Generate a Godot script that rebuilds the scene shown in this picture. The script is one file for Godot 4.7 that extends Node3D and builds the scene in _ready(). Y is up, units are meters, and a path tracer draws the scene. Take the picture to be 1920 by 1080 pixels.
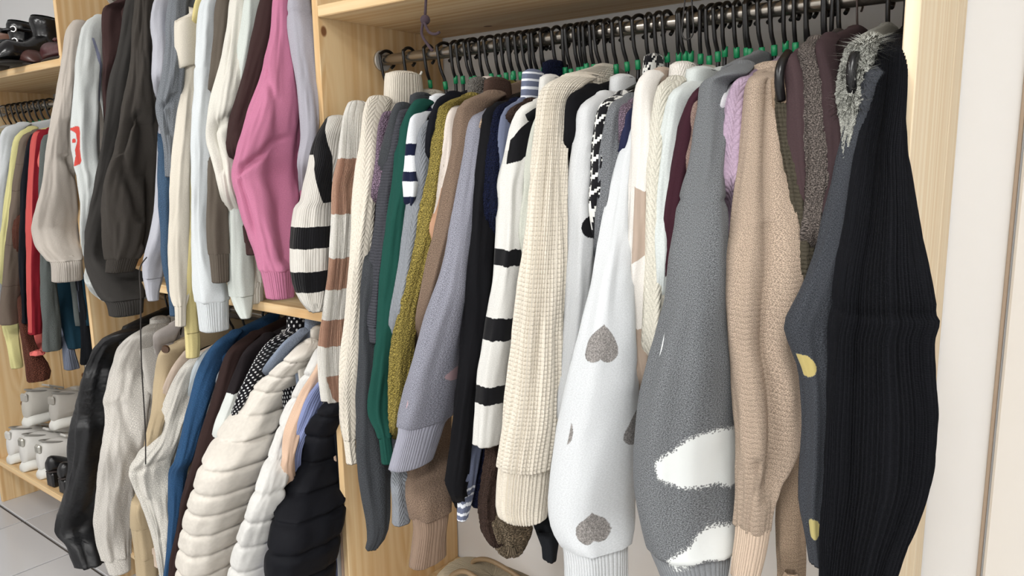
extends Node3D
# A second-hand clothes corner: pine shelving along a white wall, three rails of garments, shoes on the shelves.
# All measures are metres in the room: x runs along the wall, y up from the floor, z out of the wall.

const BAYS := {
	"M": {"rail": 1.682, "group": "knitwear on the wide rail beside the end panel", "low": 0.93},
	"U": {"rail": 1.99, "group": "tops on the high rail of the middle bay", "low": 1.24},
	"J": {"rail": 1.01, "group": "jackets on the low rail of the middle bay", "low": 0.32},
	"L": {"rail": 1.682, "group": "clothes on the far rail under the boot shelf", "low": 0.92},
}
const RAIL_Z := 0.22

var noise := FastNoiseLite.new()
var rng := RandomNumberGenerator.new()
var used := {}
var tiles := {}
var mats := {}
var print_count := 0

const GARMENTS := [
	{"name":"sweater", "cat":"sweater", "label":"cream sweater with black shoulder and wide black bands on a puffed sleeve", "short_label":"cream sweater", "bay":"M", "col":"d8d4cc", "tex":"rib", "x":-1.339, "y":1.516, "z":.43, "th":.085, "length":.448, "fold":.006, "nocuff":1, "print":[["poly",0,0,0,.024,0,.194,.217,.311,.483,.442,.956,.431,.578,.33,.456,.202,.256,.098,"121215"],["band",.568,.678,"121215"],["band",.783,.88,"121215"]], "rows":[0,-1.329,1.543,.413,-1.324,.358,.07,-1.327,1.516,.437,-1.321,.367,.141,-1.342,1.488,.441,-1.336,.366,.248,-1.347,1.442,.452,-1.34,.38,.344,-1.347,1.402,.468,-1.341,.397,.436,-1.34,1.365,.485,-1.334,.413,.466,-1.347,1.354,.492,-1.34,.411,.557,-1.336,1.318,.509,-1.329,.426,.694,-1.317,1.264,.531,-1.31,.449,.822,-1.31,1.208,.538,-1.303,.46,.903,-1.303,1.172,.536,-1.298,.472,.961,-1.289,1.152,.534,-1.285,.492,1,-1.275,1.143,.532,-1.273,.508]},
	{"name":"sweater", "cat":"sweater", "label":"off-white knit sweater with tan brown bands along its sleeve", "short_label":"off-white knit sweater", "bay":"M", "col":"dcd9d2", "tex":"widerib", "x":-1.267, "y":1.547, "z":.42, "th":.045, "length":.656, "ribgeo":26, "nocuff":1, "print":[["band",.181,.373,"a5826e"],["band",.51,.616,"a5826e"],["band",.72,.813,"a5826e"],["poly",.161,.912,.817,.912,.656,1,.461,1,.294,.98,"a5826e"]], "rows":[0,-1.26,1.57,.413,-1.255,.363,.036,-1.259,1.547,.426,-1.253,.367,.114,-1.264,1.498,.432,-1.259,.375,.185,-1.26,1.453,.444,-1.255,.389,.268,-1.257,1.403,.461,-1.253,.419,.37,-1.239,1.344,.483,-1.235,.444,.506,-1.229,1.257,.504,-1.226,.464,.614,-1.247,1.188,.504,-1.243,.462,.726,-1.265,1.117,.504,-1.261,.46,.821,-1.278,1.056,.505,-1.274,.457,.912,-1.281,.997,.504,-1.277,.461,.975,-1.278,.955,.504,-1.275,.463,1,-1.276,.939,.504,-1.273,.464]},
	{"name":"sweater", "cat":"sweater", "label":"cream cable-knit sweater with a high ribbed turtleneck collar", "short_label":"cream cable-knit sweater", "bay":"M", "col":"e4dccd", "tex":"cable", "x":-1.205, "y":1.555, "z":.42, "th":.04, "length":.793, "collar_tex":"rib", "collar":[.255,.349,1.59,1.633,0], "rows":[0,-1.197,1.577,.413,-1.192,.353,.032,-1.197,1.555,.426,-1.191,.363,.109,-1.201,1.496,.434,-1.196,.386,.226,-1.185,1.409,.462,-1.182,.418,.383,-1.164,1.293,.5,-1.161,.46,.539,-1.183,1.172,.504,-1.18,.464,.688,-1.207,1.056,.504,-1.204,.464,.843,-1.228,.935,.504,-1.225,.464,.946,-1.223,.854,.502,-1.221,.478,1,-1.219,.811,.502,-1.217,.478]},
	{"name":"sweater", "cat":"sweater", "label":"lilac boucle sweater showing as a thin strip beside the cream cable knit", "short_label":"lilac boucle sweater", "bay":"M", "col":"a78fa5", "tex":"boucle", "x":-1.158, "y":1.516, "z":.42, "th":.03, "length":.37, "short":1, "rows":[0,-1.163,1.543,.409,-1.159,.369,.084,-1.16,1.516,.424,-1.156,.384,.26,-1.161,1.452,.433,-1.157,.393,.443,-1.154,1.388,.454,-1.151,.414,.722,-1.207,1.306,.41,-1.205,.387,1,-1.199,1.206,.432,-1.197,.408,1.133,-1.199,1.143,.392,-1.197,.368,1.267,-1.199,1.079,.352,-1.197,.328,1.4,-1.199,1.016,.312,-1.197,.288]},
	{"name":"sweater", "cat":"sweater", "label":"long charcoal heather sweater with a dark sleeve hanging below the dark green one", "short_label":"long charcoal heather sweater", "bay":"M", "col":"4d5054", "tex":"melange", "x":-1.126, "y":1.535, "z":.42, "th":.05, "length":1.019, "nocuff":1, "collar":[.3,.36,1.558,1.582,0], "rows":[0,-1.123,1.559,.409,-1.119,.37,.027,-1.122,1.536,.424,-1.119,.384,.112,-1.136,1.451,.439,-1.132,.399,.239,-1.194,1.34,.408,-1.19,.368,.389,-1.126,1.242,.504,-1.122,.464,.5,-1.148,1.131,.504,-1.144,.464,.601,-1.156,1.029,.504,-1.152,.463,.694,-1.167,.935,.504,-1.163,.464,.791,-1.172,.836,.507,-1.166,.439,.872,-1.165,.755,.506,-1.16,.449,.934,-1.156,.692,.505,-1.152,.459,.969,-1.156,.657,.504,-1.153,.468,1,-1.169,.628,.502,-1.167,.478]},
	{"name":"sweater", "cat":"sweater", "label":"charcoal sweater with fine horizontal ribs next to the dark green one", "short_label":"charcoal sweater", "bay":"M", "col":"46474d", "tex":"hrib", "x":-1.105, "y":1.514, "z":.425, "th":.04, "length":.468, "rows":[0,-1.107,1.544,.416,-1.103,.376,.069,-1.106,1.514,.429,-1.103,.389,.277,-1.122,1.42,.446,-1.118,.406,.442,-1.116,1.347,.471,-1.113,.431,.628,-1.11,1.264,.498,-1.106,.458,.814,-1.121,1.178,.504,-1.117,.464,.93,-1.124,1.124,.503,-1.121,.472,1,-1.123,1.091,.502,-1.121,.478]},
	{"name":"sweater", "cat":"sweater", "label":"dark bottle green sweater with a smooth sleeve", "short_label":"dark bottle green sweater", "bay":"M", "col":"1d4a41", "tex":"fine", "x":-1.082, "y":1.542, "z":.42, "th":.045, "length":.762, "rows":[0,-1.076,1.563,.405,-1.071,.352,.043,-1.076,1.542,.424,-1.073,.383,.112,-1.093,1.493,.43,-1.09,.39,.212,-1.085,1.42,.452,-1.082,.412,.342,-1.076,1.328,.487,-1.072,.447,.451,-1.075,1.246,.504,-1.071,.461,.538,-1.088,1.181,.504,-1.084,.462,.626,-1.099,1.115,.504,-1.095,.464,.749,-1.118,1.024,.504,-1.114,.464,.828,-1.131,.965,.504,-1.127,.461,.873,-1.13,.931,.504,-1.127,.464,.924,-1.113,.896,.502,-1.111,.478,1,-1.106,.838,.502,-1.104,.478]},
	{"name":"sweater", "cat":"sweater", "label":"white sweater with bold navy squares beside the dark green one", "short_label":"white sweater with bold navy squares beside the", "bay":"M", "col":"dfe2e6", "tex":"fine", "x":-1.073, "y":1.528, "z":.42, "th":.03, "length":.301, "short":1, "collar":[.3,.36,1.555,1.576,0], "print":[["band",-.026,.046,"141a33"],["band",.295,.365,"141a33"],["band",.477,.546,"141a33"],["band",.654,.755,"141a33"],["band",.922,1.026,"141a33"]], "rows":[0,-1.075,1.55,.392,-1.072,.352,.132,-1.068,1.528,.424,-1.064,.384,.393,-1.07,1.451,.437,-1.067,.397,.661,-1.048,1.379,.461,-1.046,.436,1,-1.102,1.306,.415,-1.1,.391,1.133,-1.102,1.213,.375,-1.1,.351,1.267,-1.102,1.12,.335,-1.1,.311,1.4,-1.102,1.028,.295,-1.1,.271]},
	{"name":"sweater", "cat":"sweater", "label":"steel grey cable-knit sweater half hidden behind the mustard chenille one", "short_label":"steel grey cable-knit sweater", "bay":"M", "col":"8c9096", "tex":"cable", "x":-1.049, "y":1.504, "z":.42, "th":.035, "length":.943, "cuff":.86, "rows":[0,-1.052,1.521,.402,-1.048,.362,.03,-1.046,1.504,.424,-1.042,.384,.06,-1.049,1.476,.426,-1.045,.386,.121,-1.048,1.42,.439,-1.045,.399,.236,-1.038,1.318,.476,-1.035,.436,.336,-1.037,1.228,.502,-1.033,.462,.431,-1.061,1.141,.504,-1.057,.464,.593,-1.134,1.028,.434,-1.131,.394,.694,-1.142,.932,.434,-1.138,.394,.798,-1.146,.834,.434,-1.143,.394,.908,-1.079,.798,.504,-1.075,.464,.951,-1.078,.757,.504,-1.074,.464,1,-1.08,.711,.504,-1.077,.464]},
	{"name":"sweater", "cat":"sweater", "label":"black fine-knit sweater behind the mustard chenille one", "short_label":"black fine-knit sweater", "bay":"M", "col":"15161c", "tex":"fine", "x":-1.006, "y":1.555, "z":.42, "th":.03, "length":.306, "short":1, "rows":[0,-1.001,1.574,.394,-.997,.347,.121,-1.001,1.555,.424,-.997,.38,.342,-1.016,1.49,.434,-1.013,.394,.673,-1.058,1.408,.39,-1.055,.357,1,-1.046,1.314,.422,-1.043,.389,1.133,-1.046,1.227,.382,-1.043,.349,1.267,-1.046,1.141,.342,-1.043,.309,1.4,-1.046,1.055,.302,-1.043,.269]},
	{"name":"sweater", "cat":"sweater", "label":"mustard yellow chenille sweater with a thick fuzzy sleeve", "short_label":"mustard yellow chenille sweater", "bay":"M", "col":"c2ae5c", "tex":"boucle", "x":-.969, "y":1.557, "z":.42, "th":.04, "length":.843, "fuzz":.002, "nocuff":1, "collar_col":"9b968f", "collar":[.3,.36,1.569,1.601,0], "rows":[0,-.966,1.57,.378,-.962,.338,.056,-.964,1.558,.424,-.961,.384,.094,-.99,1.54,.426,-.986,.38,.154,-.995,1.49,.435,-.992,.394,.242,-.989,1.42,.458,-.985,.418,.33,-.983,1.352,.484,-.979,.445,.414,-.986,1.283,.502,-.983,.461,.507,-1.014,1.21,.504,-1.01,.464,.618,-1.046,1.122,.504,-1.042,.464,.699,-1.061,1.055,.504,-1.057,.464,.781,-1.072,.987,.504,-1.069,.464,.86,-1.077,.92,.502,-1.075,.478,1,-1.152,.863,.432,-1.15,.408]},
	{"name":"sweater", "cat":"sweater", "label":"white and tan patched sweater between the mustard and taupe ones", "short_label":"white and tan patched sweater", "bay":"M", "col":"d9cfc6", "tex":"fine", "x":-.97, "y":1.533, "z":.42, "th":.03, "length":.275, "short":1, "collar":[.271,.331,1.573,1.604,0], "print":[["poly",0,1,1,1,.828,.538,.339,.597,.083,.664,0,.849,"b28b70"]], "rows":[0,-.971,1.56,.393,-.968,.353,.149,-.969,1.534,.424,-.965,.384,.313,-.975,1.489,.429,-.972,.389,.538,-.973,1.43,.445,-.969,.406,.774,-.965,1.371,.466,-.963,.44,1,-.962,1.313,.488,-.959,.463,1.133,-.962,1.22,.448,-.959,.423,1.267,-.962,1.127,.408,-.959,.383,1.4,-.962,1.033,.368,-.959,.343]},
	{"name":"sweater", "cat":"sweater", "label":"taupe brown sweater with a dark collar and long ribbed cuff below the grey-lilac sleeve", "short_label":"taupe brown sweater", "bay":"M", "col":"937d6c", "tex":"melange", "x":-.93, "y":1.555, "z":.42, "th":.055, "length":1.123, "cuff":.9, "cuff_tex":"rib", "collar_col":"5a463d", "collar":[.285,.36,1.56,1.598,0], "rows":[0,-.923,1.572,.375,-.917,.315,.042,-.922,1.556,.428,-.915,.352,.07,-.941,1.533,.429,-.936,.362,.122,-.943,1.479,.437,-.94,.398,.187,-.94,1.41,.461,-.936,.421,.26,-.937,1.334,.49,-.933,.45,.332,-.953,1.255,.504,-.949,.464,.412,-.983,1.171,.504,-.98,.464,.557,-1.062,1.058,.439,-1.055,.352,.665,-1.08,.938,.44,-1.072,.343,.765,-1.093,.826,.441,-1.084,.331,.861,-1.024,.786,.511,-1.015,.405,.913,-1.012,.729,.508,-1.005,.427,.951,-1.017,.687,.508,-1.011,.43,1,-1.03,.633,.509,-1.022,.419]},
	{"name":"sweater", "cat":"sweater", "label":"grey-lilac heather sweater with a wide sleeve and ribbed cuff", "short_label":"grey-lilac heather sweater", "bay":"M", "col":"a6a7b4", "tex":"melange", "x":-.92, "y":1.518, "z":.42, "th":.06, "length":.76, "cuff":.865, "cuff_tex":"rib", "print":[["ell",-.11,.599,.11,.022,"b79a9f"],["ell",.742,.722,.242,.02,"b79a9f"],["ell",-.046,.79,.079,.02,"bb9ba0"]], "rows":[0,-.922,1.54,.386,-.918,.347,.057,-.913,1.519,.424,-.909,.381,.137,-.917,1.459,.436,-.914,.396,.22,-.91,1.401,.459,-.906,.42,.318,-.899,1.335,.494,-.895,.451,.397,-.892,1.281,.521,-.886,.473,.475,-.902,1.223,.536,-.895,.473,.564,-.928,1.16,.538,-.92,.459,.673,-.958,1.083,.54,-.949,.444,.787,-.989,1.002,.542,-.978,.424,.863,-1.01,.948,.543,-.998,.414,.886,-1.013,.933,.541,-1.003,.428,.944,-1.028,.891,.541,-1.018,.432,1,-1.043,.851,.541,-1.033,.435]},
	{"name":"sweater", "cat":"sweater", "label":"beige tweed knit sweater with a narrow ribbed sleeve beside the grey-lilac one", "short_label":"beige tweed knit sweater", "bay":"M", "col":"b39d88", "tex":"hrib", "x":-.892, "y":1.511, "z":.42, "th":.03, "length":.56, "short":1, "rows":[0,-.894,1.534,.405,-.89,.365,.053,-.893,1.511,.424,-.889,.384,.241,-.952,1.448,.363,-.948,.323,.355,-.952,1.387,.381,-.947,.341,.528,-.941,1.297,.413,-.935,.374,.694,-.939,1.206,.433,-.932,.394,.844,-.944,1.123,.432,-.94,.408,1,-.952,1.036,.432,-.949,.409]},
	{"name":"sweater", "cat":"sweater", "label":"plain black sweater with a long sleeve between beige tweed and white striped ones", "short_label":"plain black sweater", "bay":"M", "col":"121215", "tex":"fine", "x":-.886, "y":1.532, "z":.42, "th":.05, "length":.878, "rows":[0,-.882,1.547,.396,-.878,.356,.036,-.881,1.532,.424,-.877,.384,.1,-.882,1.477,.431,-.878,.392,.179,-.876,1.41,.452,-.871,.412,.283,-.861,1.327,.484,-.854,.44,.38,-.856,1.243,.504,-.849,.457,.471,-.867,1.164,.505,-.859,.454,.565,-.879,1.083,.505,-.872,.457,.663,-.895,.998,.504,-.889,.461,.738,-.907,.933,.504,-.902,.464,.816,-.92,.866,.504,-.915,.464,.849,-.926,.838,.504,-.921,.464,.872,-.916,.82,.503,-.913,.477,1,-.968,.753,.433,-.964,.4]},
	{"name":"sweater", "cat":"sweater", "label":"fuzzy navy sweater with a high collar behind the white striped one", "short_label":"fuzzy navy sweater", "bay":"M", "col":"1a2140", "tex":"boucle", "x":-.86, "y":1.535, "z":.42, "th":.035, "length":.839, "fuzz":.002, "collar":[.187,.267,1.586,1.632,0], "rows":[0,-.857,1.554,.381,-.852,.342,.053,-.855,1.535,.425,-.85,.378,.124,-.86,1.477,.432,-.856,.392,.207,-.853,1.411,.453,-.847,.413,.279,-.839,1.355,.474,-.833,.435,.419,-.875,1.252,.431,-.868,.392,.566,-.884,1.129,.434,-.877,.395,.694,-.895,1.022,.434,-.888,.395,.842,-.912,.899,.434,-.905,.394,.936,-.919,.821,.433,-.914,.404,1,-.924,.768,.433,-.919,.404]},
	{"name":"shirt", "cat":"shirt", "label":"blue-grey shirt with white stripes, its striped collar above the navy one", "short_label":"blue-grey shirt", "bay":"M", "col":"6b7288", "tex":"fine", "x":-.84, "y":1.527, "z":.42, "th":.025, "length":.871, "collar_stripes":1, "collar":[.3,.36,1.556,1.605,0], "print":[["band",.912,.92,"dfe3ea"],["band",.933,.941,"dfe3ea"],["band",.954,.962,"dfe3ea"],["band",.975,.983,"dfe3ea"],["band",.996,1.004,"dfe3ea"]], "rows":[0,-.84,1.553,.381,-.834,.341,.057,-.842,1.528,.424,-.837,.384,.15,-.849,1.448,.433,-.844,.393,.283,-.845,1.335,.459,-.838,.419,.477,-.899,1.185,.404,-.892,.365,.657,-.93,1.031,.404,-.923,.365,.838,-.91,.891,.474,-.904,.434,.945,-.926,.799,.474,-.921,.436,1,-.932,.752,.472,-.929,.449]},
	{"name":"sweater", "cat":"sweater", "label":"dark brown fluffy sweater whose sleeve end hangs beside the cream rib sleeve", "short_label":"dark brown fluffy sweater", "bay":"M", "col":"4a3a33", "tex":"fur", "x":-.828, "y":1.527, "z":.42, "th":.04, "length":.937, "fuzz":.003, "rows":[0,-.828,1.552,.376,-.822,.336,.058,-.827,1.527,.424,-.822,.384,.185,-.89,1.448,.361,-.885,.321,.402,-.881,1.247,.392,-.873,.353,.63,-.895,1.034,.394,-.888,.355,.796,-.857,.9,.464,-.85,.425,.897,-.877,.809,.464,-.87,.425,.961,-.876,.748,.464,-.869,.425,.99,-.863,.723,.463,-.858,.434,1,-.856,.718,.462,-.852,.439]},
	{"name":"cardigan", "cat":"cardigan", "label":"oatmeal crochet cardigan with a ragged hem hanging below the cream sleeve", "short_label":"oatmeal crochet cardigan", "bay":"M", "col":"9c8b74", "tex":"boucle", "x":-.811, "y":1.526, "z":.42, "th":.04, "length":.998, "fuzz":.003, "nocuff":1, "rows":[0,-.807,1.546,.376,-.801,.336,.052,-.806,1.526,.424,-.8,.382,.176,-.877,1.448,.357,-.871,.318,.38,-.876,1.245,.373,-.868,.334,.595,-.881,1.031,.375,-.871,.324,.771,-.897,.856,.378,-.881,.295,.882,-.879,.789,.444,-.872,.405,.947,-.858,.733,.449,-.841,.361,.978,-.853,.703,.447,-.839,.374,1,-.836,.696,.443,-.83,.412]},
	{"name":"cardigan", "cat":"cardigan", "label":"black knit cardigan whose sleeve end points down beside the heart-print sleeve", "short_label":"black knit cardigan", "bay":"M", "col":"24262a", "tex":"melange", "x":-.793, "y":1.525, "z":.42, "th":.035, "length":1.001, "nocuff":1, "rows":[0,-.79,1.545,.384,-.784,.344,.045,-.791,1.525,.424,-.785,.384,.161,-.848,1.447,.359,-.842,.319,.361,-.823,1.25,.383,-.813,.344,.567,-.817,1.044,.384,-.806,.341,.728,-.813,.883,.385,-.8,.334,.851,-.81,.76,.386,-.795,.323,.953,-.745,.768,.454,-.735,.415,.986,-.736,.736,.452,-.729,.428,1,-.737,.722,.452,-.73,.429]},
	{"name":"sweater", "cat":"sweater", "label":"white sweater with black shoulder patch and three black sleeve bands", "short_label":"white sweater with black shoulder patch and three", "bay":"M", "col":"dad9d4", "tex":"fine", "x":-.801, "y":1.539, "z":.42, "th":.05, "length":.679, "nocuff":1, "collar":[.3,.36,1.559,1.593,0], "print":[["poly",.494,.105,.6,.094,.7,.162,.344,.217,0,.226,.011,.162,.239,.131,"121215"],["band",.458,.5,"121215"],["band",.638,.698,"121215"],["band",.829,.881,"121215"]], "rows":[0,-.796,1.554,.373,-.789,.331,.072,-.795,1.539,.425,-.787,.371,.117,-.811,1.513,.429,-.802,.365,.173,-.816,1.476,.436,-.807,.371,.228,-.817,1.44,.446,-.808,.387,.284,-.815,1.406,.457,-.808,.407,.365,-.804,1.356,.477,-.796,.427,.449,-.795,1.303,.495,-.785,.446,.531,-.795,1.248,.504,-.786,.457,.62,-.809,1.19,.505,-.799,.451,.708,-.819,1.13,.506,-.809,.45,.802,-.834,1.069,.506,-.824,.447,.878,-.841,1.018,.505,-.832,.451,.954,-.846,.966,.505,-.837,.455,1,-.849,.935,.504,-.842,.46]},
	{"name":"sweater", "cat":"sweater", "label":"pale sage cardigan just behind the cream waffle-knit sweater", "short_label":"pale sage cardigan", "bay":"M", "col":"c6c8bd", "tex":"fine", "x":-.776, "y":1.506, "z":.42, "th":.03, "length":.244, "short":1, "rows":[0,-.774,1.534,.4,-.767,.36,.152,-.774,1.506,.424,-.767,.384,.4,-.783,1.447,.432,-.777,.392,.645,-.774,1.393,.447,-.77,.423,1,-.761,1.313,.478,-.756,.454,1.133,-.761,1.211,.438,-.756,.414,1.267,-.761,1.108,.398,-.756,.374,1.4,-.761,1.006,.358,-.756,.334]},
	{"name":"sweater", "cat":"sweater", "label":"thick cream waffle-knit sweater with a wide ribbed cuff", "short_label":"thick cream waffle-knit sweater", "bay":"M", "col":"e4dccd", "tex":"waffle", "x":-.747, "y":1.571, "z":.42, "th":.085, "length":.819, "cuff":.885, "ribgeo":22, "tilt":.012, "cuff_tex":"widerib", "collar":[.228,.36,1.571,1.595,0], "rows":[0,-.738,1.587,.389,-.721,.308,.053,-.737,1.572,.428,-.723,.35,.088,-.747,1.55,.43,-.738,.376,.152,-.744,1.5,.446,-.735,.394,.252,-.726,1.43,.484,-.715,.429,.374,-.7,1.346,.534,-.687,.476,.479,-.695,1.262,.556,-.68,.492,.59,-.706,1.173,.557,-.689,.483,.681,-.716,1.098,.558,-.698,.474,.777,-.728,1.021,.559,-.709,.466,.839,-.737,.971,.56,-.717,.461,.887,-.744,.932,.56,-.724,.459,.934,-.749,.895,.56,-.73,.458,.976,-.751,.86,.56,-.733,.464,1,-.747,.841,.558,-.731,.477]},
	{"name":"sweater", "cat":"sweater", "label":"black sweater just right of the cream waffle-knit shoulder", "short_label":"black sweater just right of the cream waffle-knit", "bay":"M", "col":"121215", "tex":"fine", "x":-.706, "y":1.544, "z":.42, "th":.03, "length":.211, "short":1, "rows":[0,-.703,1.568,.373,-.693,.331,.247,-.702,1.545,.425,-.69,.371,.563,-.699,1.481,.432,-.694,.406,1,-.732,1.409,.385,-.726,.36,1.133,-.732,1.288,.345,-.726,.32,1.267,-.732,1.166,.305,-.726,.28,1.4,-.732,1.044,.265,-.726,.24]},
	{"name":"sweater", "cat":"sweater", "label":"pale grey-white sweater with one round black spot on its arm", "short_label":"pale grey-white sweater", "bay":"M", "col":"cfd1d2", "tex":"fine", "x":-.681, "y":1.531, "z":.42, "th":.05, "length":.736, "collar":[.245,.312,1.562,1.588,0], "print":[["ell",.595,.345,.267,.027,"121215"]], "rows":[0,-.68,1.555,.37,-.67,.331,.074,-.676,1.531,.425,-.664,.373,.144,-.682,1.481,.431,-.672,.386,.242,-.681,1.411,.452,-.67,.405,.342,-.67,1.343,.479,-.656,.427,.439,-.66,1.276,.499,-.646,.451,.534,-.659,1.207,.505,-.646,.459,.657,-.667,1.116,.504,-.656,.465,.783,-.674,1.024,.502,-.667,.479,1,-.722,.892,.434,-.712,.396]},
	{"name":"sweater", "cat":"sweater", "label":"black and white houndstooth sweater behind the grey heather one", "short_label":"black and white houndstooth sweater", "bay":"M", "col":"cfcfcd", "tex":"fine", "x":-.641, "y":1.53, "z":.42, "th":.03, "length":.239, "short":1, "hound":1, "collar":[.208,.268,1.599,1.623,0], "rows":[0,-.645,1.553,.369,-.634,.33,.248,-.641,1.531,.424,-.631,.385,.464,-.647,1.48,.43,-.637,.392,.734,-.639,1.42,.446,-.632,.423,1,-.627,1.362,.468,-.62,.445,1.133,-.627,1.251,.428,-.62,.405,1.267,-.627,1.141,.388,-.62,.365,1.4,-.627,1.03,.348,-.62,.325]},
	{"name":"sweater", "cat":"sweater", "label":"mid grey heather sweater between houndstooth and lilac speckled ones", "short_label":"mid grey heather sweater", "bay":"M", "col":"85888c", "tex":"melange", "x":-.625, "y":1.53, "z":.42, "th":.035, "length":.365, "short":1, "rows":[0,-.629,1.548,.37,-.618,.332,.157,-.621,1.53,.424,-.611,.385,.297,-.629,1.479,.43,-.618,.392,.491,-.627,1.412,.45,-.616,.412,.717,-.614,1.338,.477,-.607,.454,1,-.642,1.252,.43,-.632,.401,1.133,-.642,1.178,.39,-.632,.361,1.267,-.642,1.104,.35,-.632,.321,1.4,-.642,1.03,.31,-.632,.281]},
	{"name":"sweater", "cat":"sweater", "label":"lilac speckled bouclé sweater peeking out above the heart-print sleeve", "short_label":"lilac speckled bouclé sweater", "bay":"M", "col":"a58fa2", "tex":"boucle", "x":-.602, "y":1.523, "z":.42, "th":.025, "length":.159, "short":1, "rows":[0,-.608,1.537,.394,-.597,.356,.204,-.605,1.524,.424,-.594,.385,.494,-.604,1.479,.428,-.595,.399,1,-.639,1.436,.368,-.631,.343,1.133,-.639,1.298,.328,-.631,.303,1.267,-.639,1.161,.288,-.631,.263,1.4,-.639,1.023,.248,-.631,.223]},
	{"name":"sweater", "cat":"sweater", "label":"navy fine-knit sweater just behind the heart-print sweater", "short_label":"navy fine-knit sweater", "bay":"M", "col":"262a44", "tex":"fine", "x":-.59, "y":1.51, "z":.42, "th":.025, "length":.158, "short":1, "rows":[0,-.598,1.529,.403,-.586,.365,.178,-.596,1.51,.424,-.584,.385,.491,-.6,1.462,.428,-.592,.4,1,-.635,1.418,.369,-.628,.344,1.133,-.635,1.282,.329,-.628,.304,1.267,-.635,1.146,.289,-.628,.264,1.4,-.635,1.01,.249,-.628,.224]},
	{"name":"sweater", "cat":"sweater", "label":"white sweater with sparkling grey upside-down hearts on a full sleeve", "short_label":"white sweater with sparkling grey upside-down hearts on", "bay":"M", "col":"d2d5d7", "tex":"fine", "x":-.581, "y":1.495, "z":.42, "th":.1, "length":.82, "cuff":.9, "cuff_tex":"rib", "print":[["heart",.214,.467,.214,.038,"86827f"],["heart",-.053,.642,.103,.034,"86827f"],["heart",.656,.648,.156,.038,"7d7a78"],["heart",.328,.84,.15,.033,"86827f"]], "rows":[0,-.582,1.522,.402,-.57,.363,.043,-.579,1.495,.424,-.568,.386,.098,-.597,1.453,.431,-.585,.393,.153,-.599,1.412,.447,-.588,.409,.244,-.59,1.347,.487,-.576,.439,.312,-.581,1.301,.52,-.564,.466,.376,-.573,1.255,.549,-.554,.488,.455,-.576,1.191,.568,-.55,.488,.533,-.589,1.129,.57,-.557,.467,.625,-.603,1.056,.572,-.567,.448,.707,-.615,.989,.574,-.576,.435,.778,-.623,.932,.575,-.583,.428,.837,-.628,.883,.575,-.586,.423,.874,-.62,.854,.574,-.581,.435,.904,-.609,.833,.571,-.576,.458,.942,-.605,.803,.571,-.574,.464,1,-.605,.755,.571,-.574,.464]},
	{"name":"cardigan", "cat":"cardigan", "label":"white and taupe colour-block cardigan with a folded taupe collar", "short_label":"white and taupe colour-block cardigan", "bay":"M", "col":"e0dcd6", "tex":"fine", "x":-.578, "y":1.559, "z":.42, "th":.05, "length":.591, "short":1, "collar_col":"b3a294", "collar":[.3,.36,1.544,1.587,0], "print":[["poly",.006,.316,.344,.331,.65,.297,.711,.491,.383,.5,.028,.522,"ab9a8c"],["band",.689,1.033,"a59485"]], "rows":[0,-.573,1.577,.405,-.561,.365,.044,-.574,1.56,.424,-.562,.386,.114,-.575,1.519,.429,-.563,.391,.23,-.567,1.453,.447,-.555,.409,.319,-.559,1.404,.465,-.546,.427,.422,-.548,1.349,.486,-.534,.448,.505,-.542,1.302,.499,-.528,.462,.588,-.542,1.253,.504,-.528,.466,.651,-.544,1.216,.504,-.529,.466,.693,-.541,1.191,.504,-.527,.467,.757,-.537,1.154,.504,-.522,.467,.819,-.527,1.118,.502,-.518,.48,1,-.562,1.045,.432,-.553,.41]},
	{"name":"cardigan", "cat":"cardigan", "label":"ivory cardigan with a lacy knit edge beside the colour-block cardigan", "short_label":"ivory cardigan", "bay":"M", "col":"dad6c8", "tex":"cable", "x":-.543, "y":1.551, "z":.42, "th":.035, "length":.649, "collar_col":"e3ded6", "collar":[.3,.36,1.56,1.593,0], "rows":[0,-.54,1.567,.396,-.525,.353,.05,-.54,1.551,.424,-.525,.381,.141,-.544,1.493,.432,-.532,.394,.26,-.537,1.42,.455,-.523,.418,.417,-.519,1.326,.49,-.504,.453,.552,-.512,1.24,.504,-.497,.467,.667,-.515,1.165,.504,-.5,.467,.856,-.546,1.066,.432,-.537,.41,1,-.552,.973,.432,-.543,.41]},
	{"name":"sweater", "cat":"sweater", "label":"pale mint white sweater with a soft fuzzy shoulder", "short_label":"pale mint white sweater", "bay":"M", "col":"cdd3d1", "tex":"fine", "x":-.516, "y":1.546, "z":.42, "th":.03, "length":.5, "short":1, "collar":[.265,.36,1.557,1.584,0], "rows":[0,-.514,1.567,.352,-.5,.315,.141,-.513,1.546,.425,-.496,.376,.221,-.522,1.508,.428,-.508,.387,.354,-.523,1.444,.445,-.509,.407,.524,-.512,1.365,.474,-.497,.437,.721,-.496,1.274,.5,-.487,.478,1,-.534,1.158,.432,-.525,.41,1.133,-.534,1.12,.392,-.525,.37,1.267,-.534,1.083,.352,-.525,.33,1.4,-.534,1.046,.312,-.525,.29]},
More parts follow.
